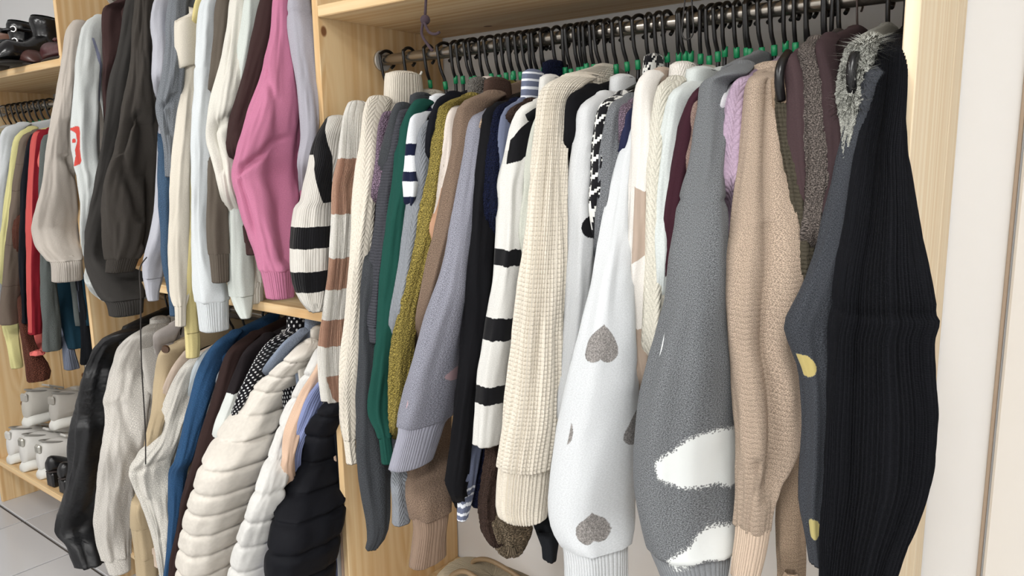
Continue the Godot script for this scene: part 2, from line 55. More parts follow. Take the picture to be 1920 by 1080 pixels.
	{"name":"sweater", "cat":"sweater", "label":"burgundy sweater tucked behind the grey cloud sweater", "short_label":"burgundy sweater", "bay":"M", "col":"3b2029", "tex":"fine", "x":-.481, "y":1.54, "z":.42, "th":.035, "length":.44, "short":1, "rows":[0,-.484,1.558,.382,-.469,.345,.102,-.482,1.541,.424,-.467,.386,.168,-.494,1.515,.426,-.48,.389,.297,-.501,1.46,.438,-.487,.401,.43,-.502,1.405,.457,-.487,.42,.582,-.498,1.343,.481,-.482,.444,.749,-.49,1.274,.499,-.481,.477,1,-.526,1.194,.432,-.516,.41,1.133,-.526,1.143,.392,-.516,.37,1.267,-.526,1.091,.352,-.516,.33,1.4,-.526,1.04,.312,-.516,.29]},
	{"name":"sweater", "cat":"sweater", "label":"dusty rose sweater showing as a sliver beside the grey cloud sweater", "short_label":"dusty rose sweater", "bay":"M", "col":"a28a80", "tex":"melange", "x":-.473, "y":1.529, "z":.42, "th":.025, "length":.23, "short":1, "rows":[0,-.479,1.546,.39,-.464,.352,.164,-.479,1.53,.424,-.464,.386,.371,-.486,1.483,.429,-.471,.392,.626,-.487,1.428,.443,-.477,.419,1,-.513,1.361,.396,-.503,.374,1.133,-.513,1.25,.356,-.503,.334,1.267,-.513,1.14,.316,-.503,.294,1.4,-.513,1.029,.276,-.503,.254]},
	{"name":"sweater", "cat":"sweater", "label":"grey sweater with fluffy white clouds on a broad sleeve", "short_label":"grey sweater", "bay":"M", "col":"85888b", "tex":"melange", "x":-.453, "y":1.566, "z":.42, "th":.1, "length":.839, "cuff":.95, "cuff_tex":"rib", "seam":[.327], "print":[["cloud",.172,.774,.244,.76,.333,.747,.383,.728,.456,.722,.544,.718,.717,.722,.872,.732,.844,.832,.678,.834,.567,.821,.494,.819,.411,.817,.3,.811,.2,.799,"dadddb"],["cloud",.172,.946,.278,.932,.4,.918,.467,.896,.528,.888,.644,.892,.872,.904,.909,.964,1,.966,.572,.952,.489,.946,.372,.959,.211,.961,"dadddb"],["ell",-.032,.57,.077,.026,"dfe3e3"]], "rows":[0,-.45,1.585,.36,-.434,.323,.076,-.444,1.566,.424,-.426,.38,.107,-.464,1.552,.427,-.449,.39,.155,-.462,1.513,.438,-.446,.402,.238,-.454,1.451,.469,-.435,.431,.299,-.453,1.407,.499,-.425,.45,.35,-.45,1.37,.524,-.415,.468,.426,-.446,1.314,.556,-.402,.493,.496,-.447,1.255,.567,-.396,.497,.571,-.459,1.193,.568,-.398,.484,.63,-.468,1.144,.57,-.4,.472,.691,-.478,1.094,.571,-.4,.458,.752,-.485,1.043,.573,-.399,.446,.813,-.487,.992,.573,-.399,.441,.862,-.484,.951,.573,-.397,.444,.914,-.474,.908,.572,-.393,.454,.955,-.462,.875,.57,-.39,.468,.982,-.451,.854,.569,-.388,.482,1,-.445,.84,.568,-.388,.491]},
	{"name":"sweater", "cat":"sweater", "label":"white knit sweater seen as a sliver between the cloud and lilac lace ones", "short_label":"white knit sweater", "bay":"M", "col":"c9c9cc", "tex":"fine", "x":-.433, "y":1.519, "z":.42, "th":.015, "length":.184, "short":1, "rows":[0,-.439,1.548,.4,-.423,.363,.2,-.44,1.52,.424,-.424,.387,.674,-.461,1.459,.362,-.449,.333,1,-.452,1.402,.378,-.44,.351,1.133,-.452,1.275,.338,-.44,.311,1.267,-.452,1.147,.298,-.44,.271,1.4,-.452,1.019,.258,-.44,.231]},
	{"name":"sweater", "cat":"sweater", "label":"lilac openwork lace-knit sweater beside the beige chenille one", "short_label":"lilac openwork lace-knit sweater", "bay":"M", "col":"b29cb0", "tex":"cable", "x":-.414, "y":1.554, "z":.42, "th":.03, "length":.298, "short":1, "collar":[.3,.36,1.554,1.571,0], "rows":[0,-.419,1.57,.363,-.402,.327,.209,-.417,1.555,.424,-.4,.387,.285,-.426,1.534,.425,-.41,.389,.414,-.428,1.496,.432,-.412,.396,.573,-.426,1.451,.446,-.409,.409,.731,-.414,1.41,.459,-.404,.438,1,-.432,1.348,.41,-.421,.389,1.133,-.432,1.25,.37,-.421,.349,1.267,-.432,1.152,.33,-.421,.309,1.4,-.432,1.054,.29,-.421,.269]},
	{"name":"sweater", "cat":"sweater", "label":"second beige chenille sweater whose long sleeve shows right of the gathered cuff", "short_label":"second beige chenille sweater", "bay":"M", "col":"c6ad94", "tex":"hrib2", "x":-.352, "y":1.515, "z":.42, "th":.06, "length":.792, "nocuff":1, "rows":[0,-.364,1.552,.424,-.349,.387,.047,-.359,1.516,.424,-.344,.387,.166,-.372,1.442,.365,-.355,.329,.324,-.345,1.328,.403,-.322,.371,.47,-.333,1.217,.432,-.305,.403,.568,-.327,1.139,.433,-.299,.404,.649,-.325,1.075,.433,-.297,.404,.732,-.327,1.009,.433,-.299,.404,.817,-.328,.942,.433,-.3,.403,.903,-.326,.875,.433,-.298,.403,1,-.302,.857,.503,-.277,.476]},
	{"name":"sweater", "cat":"sweater", "label":"beige chenille sweater with ribbed rows and a gathered cuff", "short_label":"beige chenille sweater", "bay":"M", "col":"d3bda8", "tex":"hrib2", "x":-.401, "y":1.554, "z":.42, "th":.1, "length":.772, "fold":.005, "cuff":.9, "cuff_tex":"rib", "collar":[.286,.36,1.562,1.581,0], "lines":[.272,.077,.389,.344,.02,.012,.389,.344,.417,.614,.028,.012,.417,.614,.556,.809,.03,.012,.306,.769,.556,.835,.012,.008], "rows":[0,-.398,1.569,.369,-.381,.333,.067,-.393,1.554,.425,-.369,.374,.116,-.394,1.517,.432,-.367,.375,.197,-.391,1.457,.453,-.356,.39,.271,-.386,1.406,.479,-.34,.41,.355,-.379,1.35,.51,-.319,.435,.414,-.375,1.308,.528,-.308,.453,.48,-.37,1.259,.537,-.306,.47,.555,-.367,1.201,.536,-.308,.475,.614,-.363,1.157,.537,-.297,.469,.671,-.358,1.112,.537,-.293,.471,.729,-.353,1.068,.536,-.295,.478,.789,-.351,1.022,.535,-.304,.487,.85,-.35,.975,.533,-.316,.499,.913,-.351,.927,.533,-.32,.502,.956,-.354,.894,.533,-.324,.503,1,-.357,.86,.533,-.33,.505]},
	{"name":"sweater", "cat":"sweater", "label":"olive and black ribbed mohair sweater behind the beige chenille one", "short_label":"olive and black ribbed mohair sweater", "bay":"M", "col":"4b463b", "tex":"hrib", "x":-.356, "y":1.541, "z":.42, "th":.03, "length":.426, "fuzz":.002, "short":1, "rows":[0,-.365,1.561,.397,-.346,.361,.08,-.361,1.541,.424,-.343,.388,.212,-.352,1.486,.431,-.333,.396,.378,-.334,1.421,.451,-.315,.416,.543,-.315,1.357,.475,-.294,.441,.717,-.299,1.29,.496,-.286,.476,1,-.311,1.188,.432,-.298,.412,1.133,-.311,1.139,.392,-.298,.372,1.267,-.311,1.09,.352,-.298,.332,1.4,-.311,1.041,.312,-.298,.292]},
	{"name":"sweater", "cat":"sweater", "label":"dark brown velour sweater left of the grey bouclé one", "short_label":"dark brown velour sweater", "bay":"M", "col":"47383a", "tex":"fine", "x":-.344, "y":1.577, "z":.42, "th":.04, "length":.339, "short":1, "rows":[0,-.35,1.592,.383,-.331,.348,.126,-.347,1.578,.424,-.328,.388,.316,-.338,1.514,.43,-.319,.394,.537,-.327,1.442,.445,-.306,.41,.761,-.306,1.371,.46,-.293,.44,1,-.319,1.321,.398,-.306,.378,1.133,-.319,1.24,.358,-.306,.338,1.267,-.319,1.158,.318,-.306,.298,1.4,-.319,1.077,.278,-.306,.258]},
	{"name":"sweater", "cat":"sweater", "label":"grey-brown bouclé sweater with a tall shoulder edge", "short_label":"grey-brown bouclé sweater", "bay":"M", "col":"857b75", "tex":"boucle", "x":-.331, "y":1.587, "z":.42, "th":.05, "length":.467, "fuzz":.003, "short":1, "rows":[0,-.331,1.607,.379,-.322,.34,.097,-.326,1.588,.425,-.315,.375,.17,-.317,1.556,.428,-.308,.389,.3,-.307,1.498,.442,-.295,.404,.431,-.297,1.442,.462,-.281,.425,.559,-.292,1.387,.482,-.273,.447,.651,-.291,1.346,.495,-.269,.461,.838,-.302,1.281,.432,-.289,.412,1,-.301,1.205,.432,-.288,.412,1.133,-.301,1.166,.392,-.288,.372,1.267,-.301,1.126,.352,-.288,.332,1.4,-.301,1.087,.312,-.288,.292]},
	{"name":"jacket", "cat":"jacket", "label":"dark brown jacket right of the grey-brown bouclé sweater", "short_label":"dark brown jacket", "bay":"M", "col":"3c2f31", "tex":"fine", "x":-.307, "y":1.589, "z":.42, "th":.03, "length":.281, "short":1, "rows":[0,-.31,1.607,.395,-.299,.353,.123,-.308,1.59,.424,-.297,.383,.309,-.295,1.54,.431,-.284,.393,.578,-.282,1.469,.452,-.267,.415,.796,-.274,1.414,.471,-.263,.45,1,-.274,1.361,.49,-.262,.47,1.133,-.274,1.27,.45,-.262,.43,1.267,-.274,1.179,.41,-.262,.39,1.4,-.274,1.089,.37,-.262,.35]},
	{"name":"vest", "cat":"vest", "label":"light grey faux fur vest on a black clip hanger", "short_label":"light grey faux fur vest", "bay":"M", "col":"c4c5bc", "tex":"fur", "x":-.264, "y":1.588, "z":.42, "th":.05, "length":.226, "fuzz":.004, "nocuff":1, "furgeo":1, "rows":[0,-.266,1.607,.356,-.255,.318,.311,-.26,1.589,.424,-.249,.385,.417,-.265,1.565,.426,-.253,.388,.604,-.268,1.524,.435,-.256,.397,.806,-.265,1.483,.446,-.256,.423,1,-.263,1.442,.461,-.253,.439]},
	{"name":"sweater", "cat":"sweater", "label":"charcoal felted sweater with gold dots hanging beside the black ribbed one", "short_label":"charcoal felted sweater", "bay":"M", "col":"4b4e54", "tex":"melange", "x":-.242, "y":1.553, "z":.42, "th":.07, "length":.705, "nocuff":1, "print":[["ell",.667,.28,.283,.027,"b5a970"],["ell",.716,.533,.155,.025,"b5a970"],["ell",.097,.629,.237,.021,"b3a36a"],["ell",.192,.926,.192,.02,"b5a970"]], "rows":[0,-.239,1.569,.383,-.223,.346,.063,-.247,1.554,.424,-.231,.387,.107,-.251,1.523,.43,-.236,.393,.169,-.254,1.482,.445,-.237,.409,.235,-.256,1.441,.467,-.238,.431,.291,-.257,1.408,.487,-.238,.452,.368,-.258,1.363,.518,-.237,.484,.432,-.261,1.325,.541,-.238,.508,.482,-.267,1.293,.556,-.242,.521,.526,-.276,1.263,.564,-.247,.522,.564,-.283,1.237,.565,-.251,.518,.6,-.277,1.212,.564,-.248,.522,.648,-.265,1.18,.563,-.242,.531,.706,-.26,1.139,.563,-.236,.531,.795,-.257,1.076,.563,-.234,.531,.886,-.256,1.012,.563,-.232,.531,.965,-.246,.957,.562,-.232,.543,1,-.242,.933,.562,-.227,.543]},
	{"name":"sweater", "cat":"sweater", "label":"large black rib-knit sweater with a balloon sleeve beside the end panel", "short_label":"large black rib-knit sweater", "bay":"M", "col":"131418", "tex":"rib", "x":-.237, "y":1.581, "z":.4, "th":.12, "length":.753, "ribgeo":40, "nocuff":1, "collar_tex":"rib", "collar":[.267,.36,1.58,1.602,0], "seam":[.53], "rows":[0,-.241,1.598,.37,-.217,.339,.049,-.238,1.581,.403,-.213,.372,.093,-.237,1.55,.415,-.212,.383,.155,-.234,1.508,.435,-.207,.405,.242,-.233,1.454,.472,-.196,.44,.309,-.229,1.416,.504,-.182,.47,.394,-.224,1.367,.545,-.163,.511,.468,-.224,1.321,.575,-.146,.539,.517,-.225,1.285,.584,-.137,.545,.544,-.226,1.265,.584,-.132,.542,.572,-.228,1.243,.584,-.135,.543,.619,-.228,1.208,.584,-.132,.541,.67,-.228,1.17,.585,-.126,.539,.723,-.228,1.131,.585,-.123,.538,.793,-.227,1.077,.585,-.123,.538,.857,-.226,1.029,.584,-.131,.542,.914,-.226,.987,.584,-.141,.546,.961,-.225,.951,.583,-.148,.549,1,-.224,.923,.583,-.154,.552]},
	{"name":"sweatshirt", "cat":"sweatshirt", "label":"pale beige sweatshirt with a full sleeve nearest the boot shelf", "short_label":"pale beige sweatshirt", "bay":"U", "col":"b9b1a8", "tex":"fine", "x":-2.515, "y":1.85, "z":.42, "th":.08, "length":.916, "cuff":.92, "cuff_tex":"rib", "lines":[.511,.473,.656,.489,.016,.008,.511,.473,.911,.573,.014,.008,.594,.352,.528,.469,.008,.01], "rows":[0,-2.503,1.881,.404,-2.499,.361,.038,-2.501,1.851,.425,-2.497,.373,.11,-2.503,1.787,.44,-2.498,.392,.225,-2.479,1.689,.472,-2.474,.423,.332,-2.476,1.594,.501,-2.471,.443,.489,-2.547,1.468,.508,-2.54,.428,.614,-2.605,1.369,.51,-2.595,.406,.733,-2.669,1.282,.513,-2.657,.382,.78,-2.687,1.243,.514,-2.675,.376,.835,-2.67,1.195,.513,-2.659,.385,.916,-2.606,1.157,.51,-2.598,.413,.941,-2.589,1.141,.509,-2.581,.422,1,-2.599,1.088,.509,-2.592,.421]},
	{"name":"coat", "cat":"coat", "label":"white coat with a blue stripe and a red printed patch on its arm", "short_label":"white coat", "bay":"U", "col":"c6cac8", "tex":"fine", "x":-2.403, "y":1.853, "z":.42, "th":.06, "length":1.232, "fold":.008, "nocuff":1, "print":[["poly",0,.295,.106,.291,.244,.293,.272,.303,.267,.316,.194,.336,.189,.37,.139,.378,.022,.383,0,.382,.083,.358,.072,.343,.144,.323,.111,.308,.006,.301,0,.3,"c04a42"],["ell",.053,.323,.053,.005,"c04a42"],["poly",.456,.07,.5,.07,.789,.13,.894,.174,.889,.229,.706,.229,.756,.174,.661,.133,"8a8fa8"]], "rows":[0,-2.403,1.887,.386,-2.399,.346,.038,-2.39,1.854,.426,-2.385,.368,.102,-2.399,1.777,.446,-2.393,.378,.188,-2.367,1.681,.478,-2.361,.409,.284,-2.332,1.572,.506,-2.326,.439,.37,-2.344,1.466,.506,-2.339,.444,.421,-2.33,1.405,.505,-2.326,.451,.527,-2.362,1.279,.504,-2.358,.464,.709,-2.527,1.147,.436,-2.522,.379,.858,-2.365,1.103,.504,-2.362,.464,.963,-2.454,1.04,.434,-2.45,.393,1,-2.409,1.028,.433,-2.406,.401]},
	{"name":"jacket", "cat":"jacket", "label":"dark brown smooth jacket with a rounded lapel behind the dark sweatshirts", "short_label":"dark brown smooth jacket", "bay":"U", "col":"3d2c2b", "tex":"fine", "x":-2.198, "y":1.893, "z":.42, "th":.04, "length":.734, "short":1, "rows":[0,-2.201,1.942,.352,-2.197,.313,.116,-2.188,1.894,.425,-2.184,.378,.186,-2.239,1.88,.432,-2.232,.36,.273,-2.231,1.819,.446,-2.225,.382,.43,-2.178,1.725,.475,-2.175,.435,.63,-2.296,1.649,.43,-2.292,.39,.798,-2.315,1.527,.433,-2.312,.405,1,-2.363,1.387,.433,-2.36,.402]},
	{"name":"sweatshirt", "cat":"sweatshirt", "label":"charcoal sweatshirt with a long sleeve swung wide to its cuff", "short_label":"charcoal sweatshirt", "bay":"U", "col":"3a3836", "tex":"fine", "x":-2.132, "y":1.892, "z":.42, "th":.09, "length":1.062, "cuff":.95, "cuff_tex":"rib", "collar_col":"dcdacc", "collar":[.38,.44,1.747,1.8,.014], "rows":[0,-2.131,1.942,.383,-2.128,.343,.061,-2.121,1.892,.424,-2.118,.383,.13,-2.124,1.821,.443,-2.121,.398,.195,-2.118,1.755,.464,-2.114,.418,.271,-2.121,1.677,.491,-2.116,.433,.367,-2.14,1.579,.505,-2.135,.451,.49,-2.203,1.465,.504,-2.199,.46,.621,-2.273,1.344,.505,-2.268,.457,.727,-2.331,1.248,.507,-2.325,.44,.799,-2.354,1.175,.507,-2.347,.433,.876,-2.31,1.117,.516,-2.296,.357,.931,-2.271,1.074,.513,-2.26,.386,.967,-2.24,1.053,.51,-2.231,.406,1,-2.233,1.019,.509,-2.225,.415]},
	{"name":"sweatshirt", "cat":"sweatshirt", "label":"dark grey-brown sweatshirt with an arched fold and elastic cuff", "short_label":"dark grey-brown sweatshirt", "bay":"U", "col":"403c38", "tex":"fine", "x":-2.073, "y":1.897, "z":.42, "th":.1, "length":.891, "fold":.008, "cuff":.95, "cuff_tex":"rib", "lines":[.156,.584,.189,.5,.022,.012,.189,.5,.367,.466,.026,.012,.367,.466,.494,.496,.03,.012,.494,.496,.578,.675,.024,.014,.217,.594,.456,.731,.014,.008,.456,.731,.55,.819,.014,.008,.578,.675,.722,.89,.02,.012], "rows":[0,-2.069,1.947,.379,-2.066,.339,.074,-2.061,1.898,.425,-2.057,.379,.157,-2.052,1.827,.443,-2.048,.396,.265,-2.022,1.739,.473,-2.017,.419,.364,-2.006,1.655,.5,-2,.431,.463,-2.042,1.575,.509,-2.034,.416,.574,-2.096,1.492,.512,-2.086,.394,.695,-2.16,1.404,.515,-2.147,.367,.836,-2.192,1.283,.514,-2.18,.378,.925,-2.206,1.207,.51,-2.197,.408,.954,-2.212,1.182,.509,-2.204,.422,1,-2.231,1.147,.508,-2.224,.428]},
	{"name":"shirt", "cat":"shirt", "label":"pale lavender shirt with an open collar between dark and grey sweatshirts", "short_label":"pale lavender shirt", "bay":"U", "col":"b2b3bb", "tex":"fine", "x":-1.985, "y":1.872, "z":.42, "th":.045, "length":.973, "rows":[0,-1.989,1.906,.392,-1.986,.352,.045,-1.975,1.874,.425,-1.97,.371,.103,-1.978,1.819,.439,-1.973,.384,.174,-1.95,1.76,.455,-1.946,.412,.277,-1.907,1.674,.484,-1.903,.445,.409,-1.999,1.602,.433,-1.996,.393,.555,-2.021,1.462,.434,-2.018,.394,.761,-1.935,1.296,.504,-1.931,.464,.906,-2.011,1.176,.506,-2.006,.447,.974,-2.017,1.111,.504,-2.013,.467,1,-2.012,1.087,.503,-2.009,.474]},
	{"name":"jacket", "cat":"jacket", "label":"blue denim jacket with a sleeve hanging under the grey sweatshirt", "short_label":"blue denim jacket", "bay":"U", "col":"48607a", "tex":"denim", "x":-1.947, "y":1.788, "z":.42, "th":.045, "length":.894, "rows":[0,-1.945,1.844,.412,-1.941,.372,.063,-1.941,1.789,.424,-1.937,.384,.158,-1.954,1.708,.443,-1.95,.404,.306,-2.03,1.605,.412,-2.026,.367,.41,-2.005,1.518,.432,-2.001,.392,.608,-1.888,1.407,.504,-1.884,.464,.731,-1.899,1.297,.504,-1.896,.464,.826,-1.909,1.213,.504,-1.906,.464,.92,-1.901,1.13,.502,-1.899,.478,1,-1.9,1.058,.502,-1.898,.478]},
	{"name":"sweatshirt", "cat":"sweatshirt", "label":"light grey sweatshirt with a bent elbow fold beside the cream mock neck", "short_label":"light grey sweatshirt", "bay":"U", "col":"8b9096", "tex":"melange", "x":-1.913, "y":1.863, "z":.42, "th":.06, "length":.514, "short":1, "lines":[.133,.674,.328,.65,.014,.007,.328,.65,.517,.609,.012,.007,.161,.687,.356,.793,.012,.007], "rows":[0,-1.91,1.908,.396,-1.907,.356,.1,-1.903,1.864,.425,-1.898,.376,.207,-1.902,1.81,.438,-1.898,.389,.361,-1.875,1.739,.459,-1.871,.414,.504,-1.858,1.671,.483,-1.854,.433,.609,-1.861,1.619,.499,-1.856,.443,.674,-1.867,1.586,.504,-1.862,.448,.766,-1.858,1.54,.504,-1.854,.462,.858,-1.849,1.494,.503,-1.846,.474,1,-1.852,1.421,.502,-1.85,.478]},
	{"name":"sweatshirt", "cat":"sweatshirt", "label":"cream sweatshirt with a wide folded mock neck", "short_label":"cream sweatshirt", "bay":"U", "col":"d6cfc1", "tex":"fine", "x":-1.862, "y":1.74, "z":.42, "th":.055, "length":.774, "cuff":.93, "collar_slope":.035, "collar":[.37,.447,1.738,1.832,.014], "rows":[0,-1.857,1.781,.414,-1.854,.375,.054,-1.854,1.741,.424,-1.85,.384,.161,-1.847,1.66,.442,-1.843,.402,.312,-1.821,1.552,.48,-1.817,.437,.485,-1.819,1.421,.505,-1.815,.459,.647,-1.851,1.299,.505,-1.846,.457,.794,-1.873,1.187,.505,-1.868,.456,.895,-1.88,1.109,.504,-1.876,.461,.925,-1.868,1.09,.503,-1.866,.475,1,-1.875,1.032,.502,-1.873,.478]},
	{"name":"shirt", "cat":"shirt", "label":"pale yellow shirt with a thin sleeve hanging lower than its neighbours", "short_label":"pale yellow shirt", "bay":"U", "col":"d8ca90", "tex":"fine", "x":-1.801, "y":1.81, "z":.42, "th":.035, "length":1.044, "rows":[0,-1.805,1.852,.412,-1.802,.372,.04,-1.806,1.813,.424,-1.803,.384,.179,-1.918,1.739,.367,-1.914,.327,.317,-1.902,1.599,.396,-1.899,.356,.493,-1.81,1.46,.474,-1.807,.434,.652,-1.843,1.297,.474,-1.84,.434,.79,-1.867,1.156,.474,-1.863,.434,.904,-1.887,1.039,.474,-1.884,.434,.96,-1.89,.98,.474,-1.887,.434,1,-1.893,.938,.473,-1.89,.439]},
	{"name":"sweatshirt", "cat":"sweatshirt", "label":"white sweatshirt with a pale blue cast and a deep ribbed cuff", "short_label":"white sweatshirt", "bay":"U", "col":"d3d8da", "tex":"fine", "x":-1.762, "y":1.843, "z":.42, "th":.08, "length":.899, "cuff":.92, "cuff_tex":"rib", "seam":[.268], "rows":[0,-1.766,1.89,.377,-1.763,.337,.075,-1.753,1.843,.424,-1.75,.384,.132,-1.76,1.793,.436,-1.756,.388,.26,-1.731,1.687,.47,-1.727,.424,.383,-1.704,1.584,.501,-1.7,.453,.524,-1.722,1.459,.505,-1.718,.459,.671,-1.748,1.329,.505,-1.744,.458,.776,-1.757,1.236,.505,-1.752,.453,.868,-1.754,1.154,.508,-1.748,.432,.91,-1.751,1.116,.508,-1.744,.431,.932,-1.749,1.097,.507,-1.743,.434,1,-1.746,1.035,.507,-1.74,.44]},
	{"name":"sweatshirt", "cat":"sweatshirt", "label":"olive brown sweatshirt whose cuff ends above the white ones", "short_label":"olive brown sweatshirt", "bay":"U", "col":"5f574e", "tex":"fine", "x":-1.699, "y":1.834, "z":.42, "th":.05, "length":.842, "cuff":.92, "cuff_tex":"rib", "rows":[0,-1.703,1.891,.388,-1.699,.348,.08,-1.691,1.835,.424,-1.687,.384,.174,-1.683,1.759,.443,-1.68,.403,.308,-1.655,1.656,.478,-1.652,.438,.5,-1.757,1.538,.434,-1.754,.394,.696,-1.664,1.421,.504,-1.66,.462,.834,-1.68,1.306,.505,-1.675,.456,.911,-1.683,1.241,.505,-1.679,.458,.927,-1.681,1.228,.504,-1.677,.46,1,-1.68,1.166,.504,-1.676,.465]},
	{"name":"sweatshirt", "cat":"sweatshirt", "label":"ivory sweatshirt with a bent sleeve left of the dark brown hoodie", "short_label":"ivory sweatshirt", "bay":"U", "col":"d8d5cb", "tex":"fine", "x":-1.641, "y":1.832, "z":.42, "th":.07, "length":.867, "fold":.006, "cuff":.94, "cuff_tex":"rib", "lines":[.089,.439,.406,.408,.018,.01,.406,.408,.561,.39,.014,.01,.156,.445,.089,.547,.012,.008,.156,.802,.483,.82,.012,.012], "rows":[0,-1.64,1.882,.39,-1.636,.351,.066,-1.631,1.834,.425,-1.627,.376,.162,-1.627,1.753,.445,-1.622,.395,.268,-1.616,1.665,.475,-1.611,.419,.355,-1.627,1.593,.499,-1.62,.427,.421,-1.64,1.538,.507,-1.635,.439,.464,-1.643,1.501,.506,-1.637,.445,.518,-1.624,1.458,.506,-1.619,.45,.606,-1.609,1.384,.504,-1.605,.464,.771,-1.692,1.299,.437,-1.686,.37,.864,-1.68,1.219,.437,-1.674,.37,.942,-1.675,1.151,.436,-1.67,.372,.958,-1.674,1.138,.436,-1.669,.377,1,-1.679,1.102,.436,-1.673,.376]},
	{"name":"sweatshirt", "cat":"sweatshirt", "label":"mint white sweatshirt with a pointed cuff end hanging behind", "short_label":"mint white sweatshirt", "bay":"U", "col":"cdd3cd", "tex":"fine", "x":-1.582, "y":1.83, "z":.42, "th":.045, "length":.918, "rows":[0,-1.586,1.885,.394,-1.582,.355,.066,-1.578,1.832,.424,-1.575,.384,.157,-1.59,1.75,.433,-1.587,.393,.278,-1.599,1.641,.452,-1.596,.412,.479,-1.715,1.511,.394,-1.711,.354,.655,-1.647,1.381,.464,-1.644,.424,.798,-1.66,1.25,.466,-1.655,.408,.916,-1.669,1.143,.466,-1.664,.403,.968,-1.655,1.098,.464,-1.651,.422,1,-1.639,1.074,.462,-1.637,.438]},
	{"name":"hoodie", "cat":"hoodie", "label":"dark chocolate brown hoodie beside the pink sweatshirt", "short_label":"dark chocolate brown hoodie", "bay":"U", "col":"3c2b2a", "tex":"fine", "x":-1.521, "y":1.822, "z":.42, "th":.06, "length":.78, "rows":[0,-1.52,1.863,.396,-1.517,.356,.062,-1.513,1.823,.424,-1.509,.38,.154,-1.522,1.753,.441,-1.518,.392,.251,-1.524,1.682,.465,-1.52,.414,.348,-1.526,1.61,.489,-1.522,.44,.427,-1.542,1.552,.503,-1.538,.454,.486,-1.562,1.511,.504,-1.558,.461,.525,-1.568,1.481,.504,-1.565,.464,.684,-1.644,1.419,.436,-1.639,.379,.801,-1.636,1.328,.434,-1.633,.391,1,-1.529,1.244,.503,-1.526,.472]},
	{"name":"sweatshirt", "cat":"sweatshirt", "label":"pink sweatshirt with a bent sleeve and creased elbow", "short_label":"pink sweatshirt", "bay":"U", "col":"bf7895", "tex":"fine", "x":-1.479, "y":1.811, "z":.42, "th":.09, "length":.754, "fold":.006, "cuff":.92, "cuff_tex":"rib", "lines":[.078,.605,.356,.548,.02,.01,.356,.548,.494,.497,.022,.01,.028,.281,.367,.375,.007,.006,.367,.375,.494,.497,.008,.006,.128,.627,.122,.754,.01,.007,.122,.754,.011,.89,.01,.007,.483,.521,.5,.652,.016,.012,.5,.652,.572,.873,.016,.012], "rows":[0,-1.476,1.856,.401,-1.473,.361,.066,-1.472,1.812,.424,-1.468,.384,.17,-1.464,1.735,.443,-1.46,.396,.249,-1.461,1.677,.464,-1.456,.399,.329,-1.458,1.618,.486,-1.451,.403,.422,-1.471,1.549,.508,-1.461,.396,.512,-1.507,1.492,.514,-1.494,.373,.585,-1.534,1.444,.516,-1.52,.356,.627,-1.542,1.413,.516,-1.527,.353,.687,-1.528,1.371,.515,-1.515,.367,.771,-1.512,1.31,.512,-1.502,.396,.857,-1.488,1.251,.509,-1.48,.42,.907,-1.476,1.215,.508,-1.469,.428,.928,-1.467,1.201,.507,-1.461,.436,1,-1.457,1.148,.506,-1.452,.444]},
	{"name":"sweatshirt", "cat":"sweatshirt", "label":"lavender grey sweatshirt nearest the pine divider", "short_label":"lavender grey sweatshirt", "bay":"U", "col":"a9a7b0", "tex":"fine", "x":-1.426, "y":1.804, "z":.42, "th":.06, "length":.641, "seam":[.128], "rows":[0,-1.421,1.847,.403,-1.418,.363,.072,-1.417,1.805,.425,-1.413,.376,.149,-1.422,1.756,.427,-1.417,.369,.259,-1.411,1.686,.429,-1.406,.378,.407,-1.394,1.593,.432,-1.39,.391,.533,-1.392,1.513,.434,-1.388,.394,.646,-1.412,1.443,.434,-1.408,.394,.874,-1.508,1.354,.362,-1.506,.338,1,-1.527,1.275,.362,-1.525,.338]},
	{"name":"jacket", "cat":"jacket", "label":"black leather jacket with quilted ribs on its sleeve", "short_label":"black leather jacket", "bay":"J", "col":"101114", "tex":"leather", "x":-2.423, "y":.928, "z":.43, "th":.1, "length":1.069, "fold":.012, "nocuff":1, "padv":[.254,.475], "rows":[0,-2.407,.936,.377,-2.401,.308,.051,-2.404,.924,.438,-2.396,.354,.167,-2.513,.865,.439,-2.505,.351,.254,-2.563,.789,.454,-2.555,.364,.354,-2.498,.723,.509,-2.49,.417,.456,-2.42,.664,.56,-2.412,.466,.57,-2.463,.551,.57,-2.455,.47,.707,-2.536,.422,.571,-2.526,.459,.825,-2.595,.311,.572,-2.584,.451,.873,-2.604,.261,.572,-2.594,.452,.929,-2.552,.231,.57,-2.543,.467,.972,-2.531,.191,.57,-2.522,.467,1,-2.516,.164,.57,-2.508,.473]},
	{"name":"jacket", "cat":"jacket", "label":"white denim jacket with a dropped shoulder seam", "short_label":"white denim jacket", "bay":"J", "col":"e2ddd5", "tex":"denim", "x":-2.294, "y":.94, "z":.43, "th":.1, "length":.954, "fold":.008, "cuff":.95, "collar":[.3,.36,.89,.974,0], "lines":[.294,.344,.467,.472,.014,.01,.467,.472,.75,.632,.012,.01,0,.371,.333,.349,.006,.005], "rows":[0,-2.278,.956,.381,-2.272,.31,.055,-2.274,.936,.439,-2.266,.349,.164,-2.359,.875,.443,-2.348,.315,.24,-2.391,.811,.453,-2.38,.323,.33,-2.346,.75,.495,-2.334,.362,.398,-2.294,.725,.521,-2.283,.396,.527,-2.225,.637,.572,-2.215,.452,.674,-2.277,.508,.571,-2.268,.463,.802,-2.317,.392,.571,-2.307,.458,.88,-2.33,.319,.57,-2.321,.471,.931,-2.318,.272,.568,-2.31,.487,1,-2.288,.214,.566,-2.282,.506]},
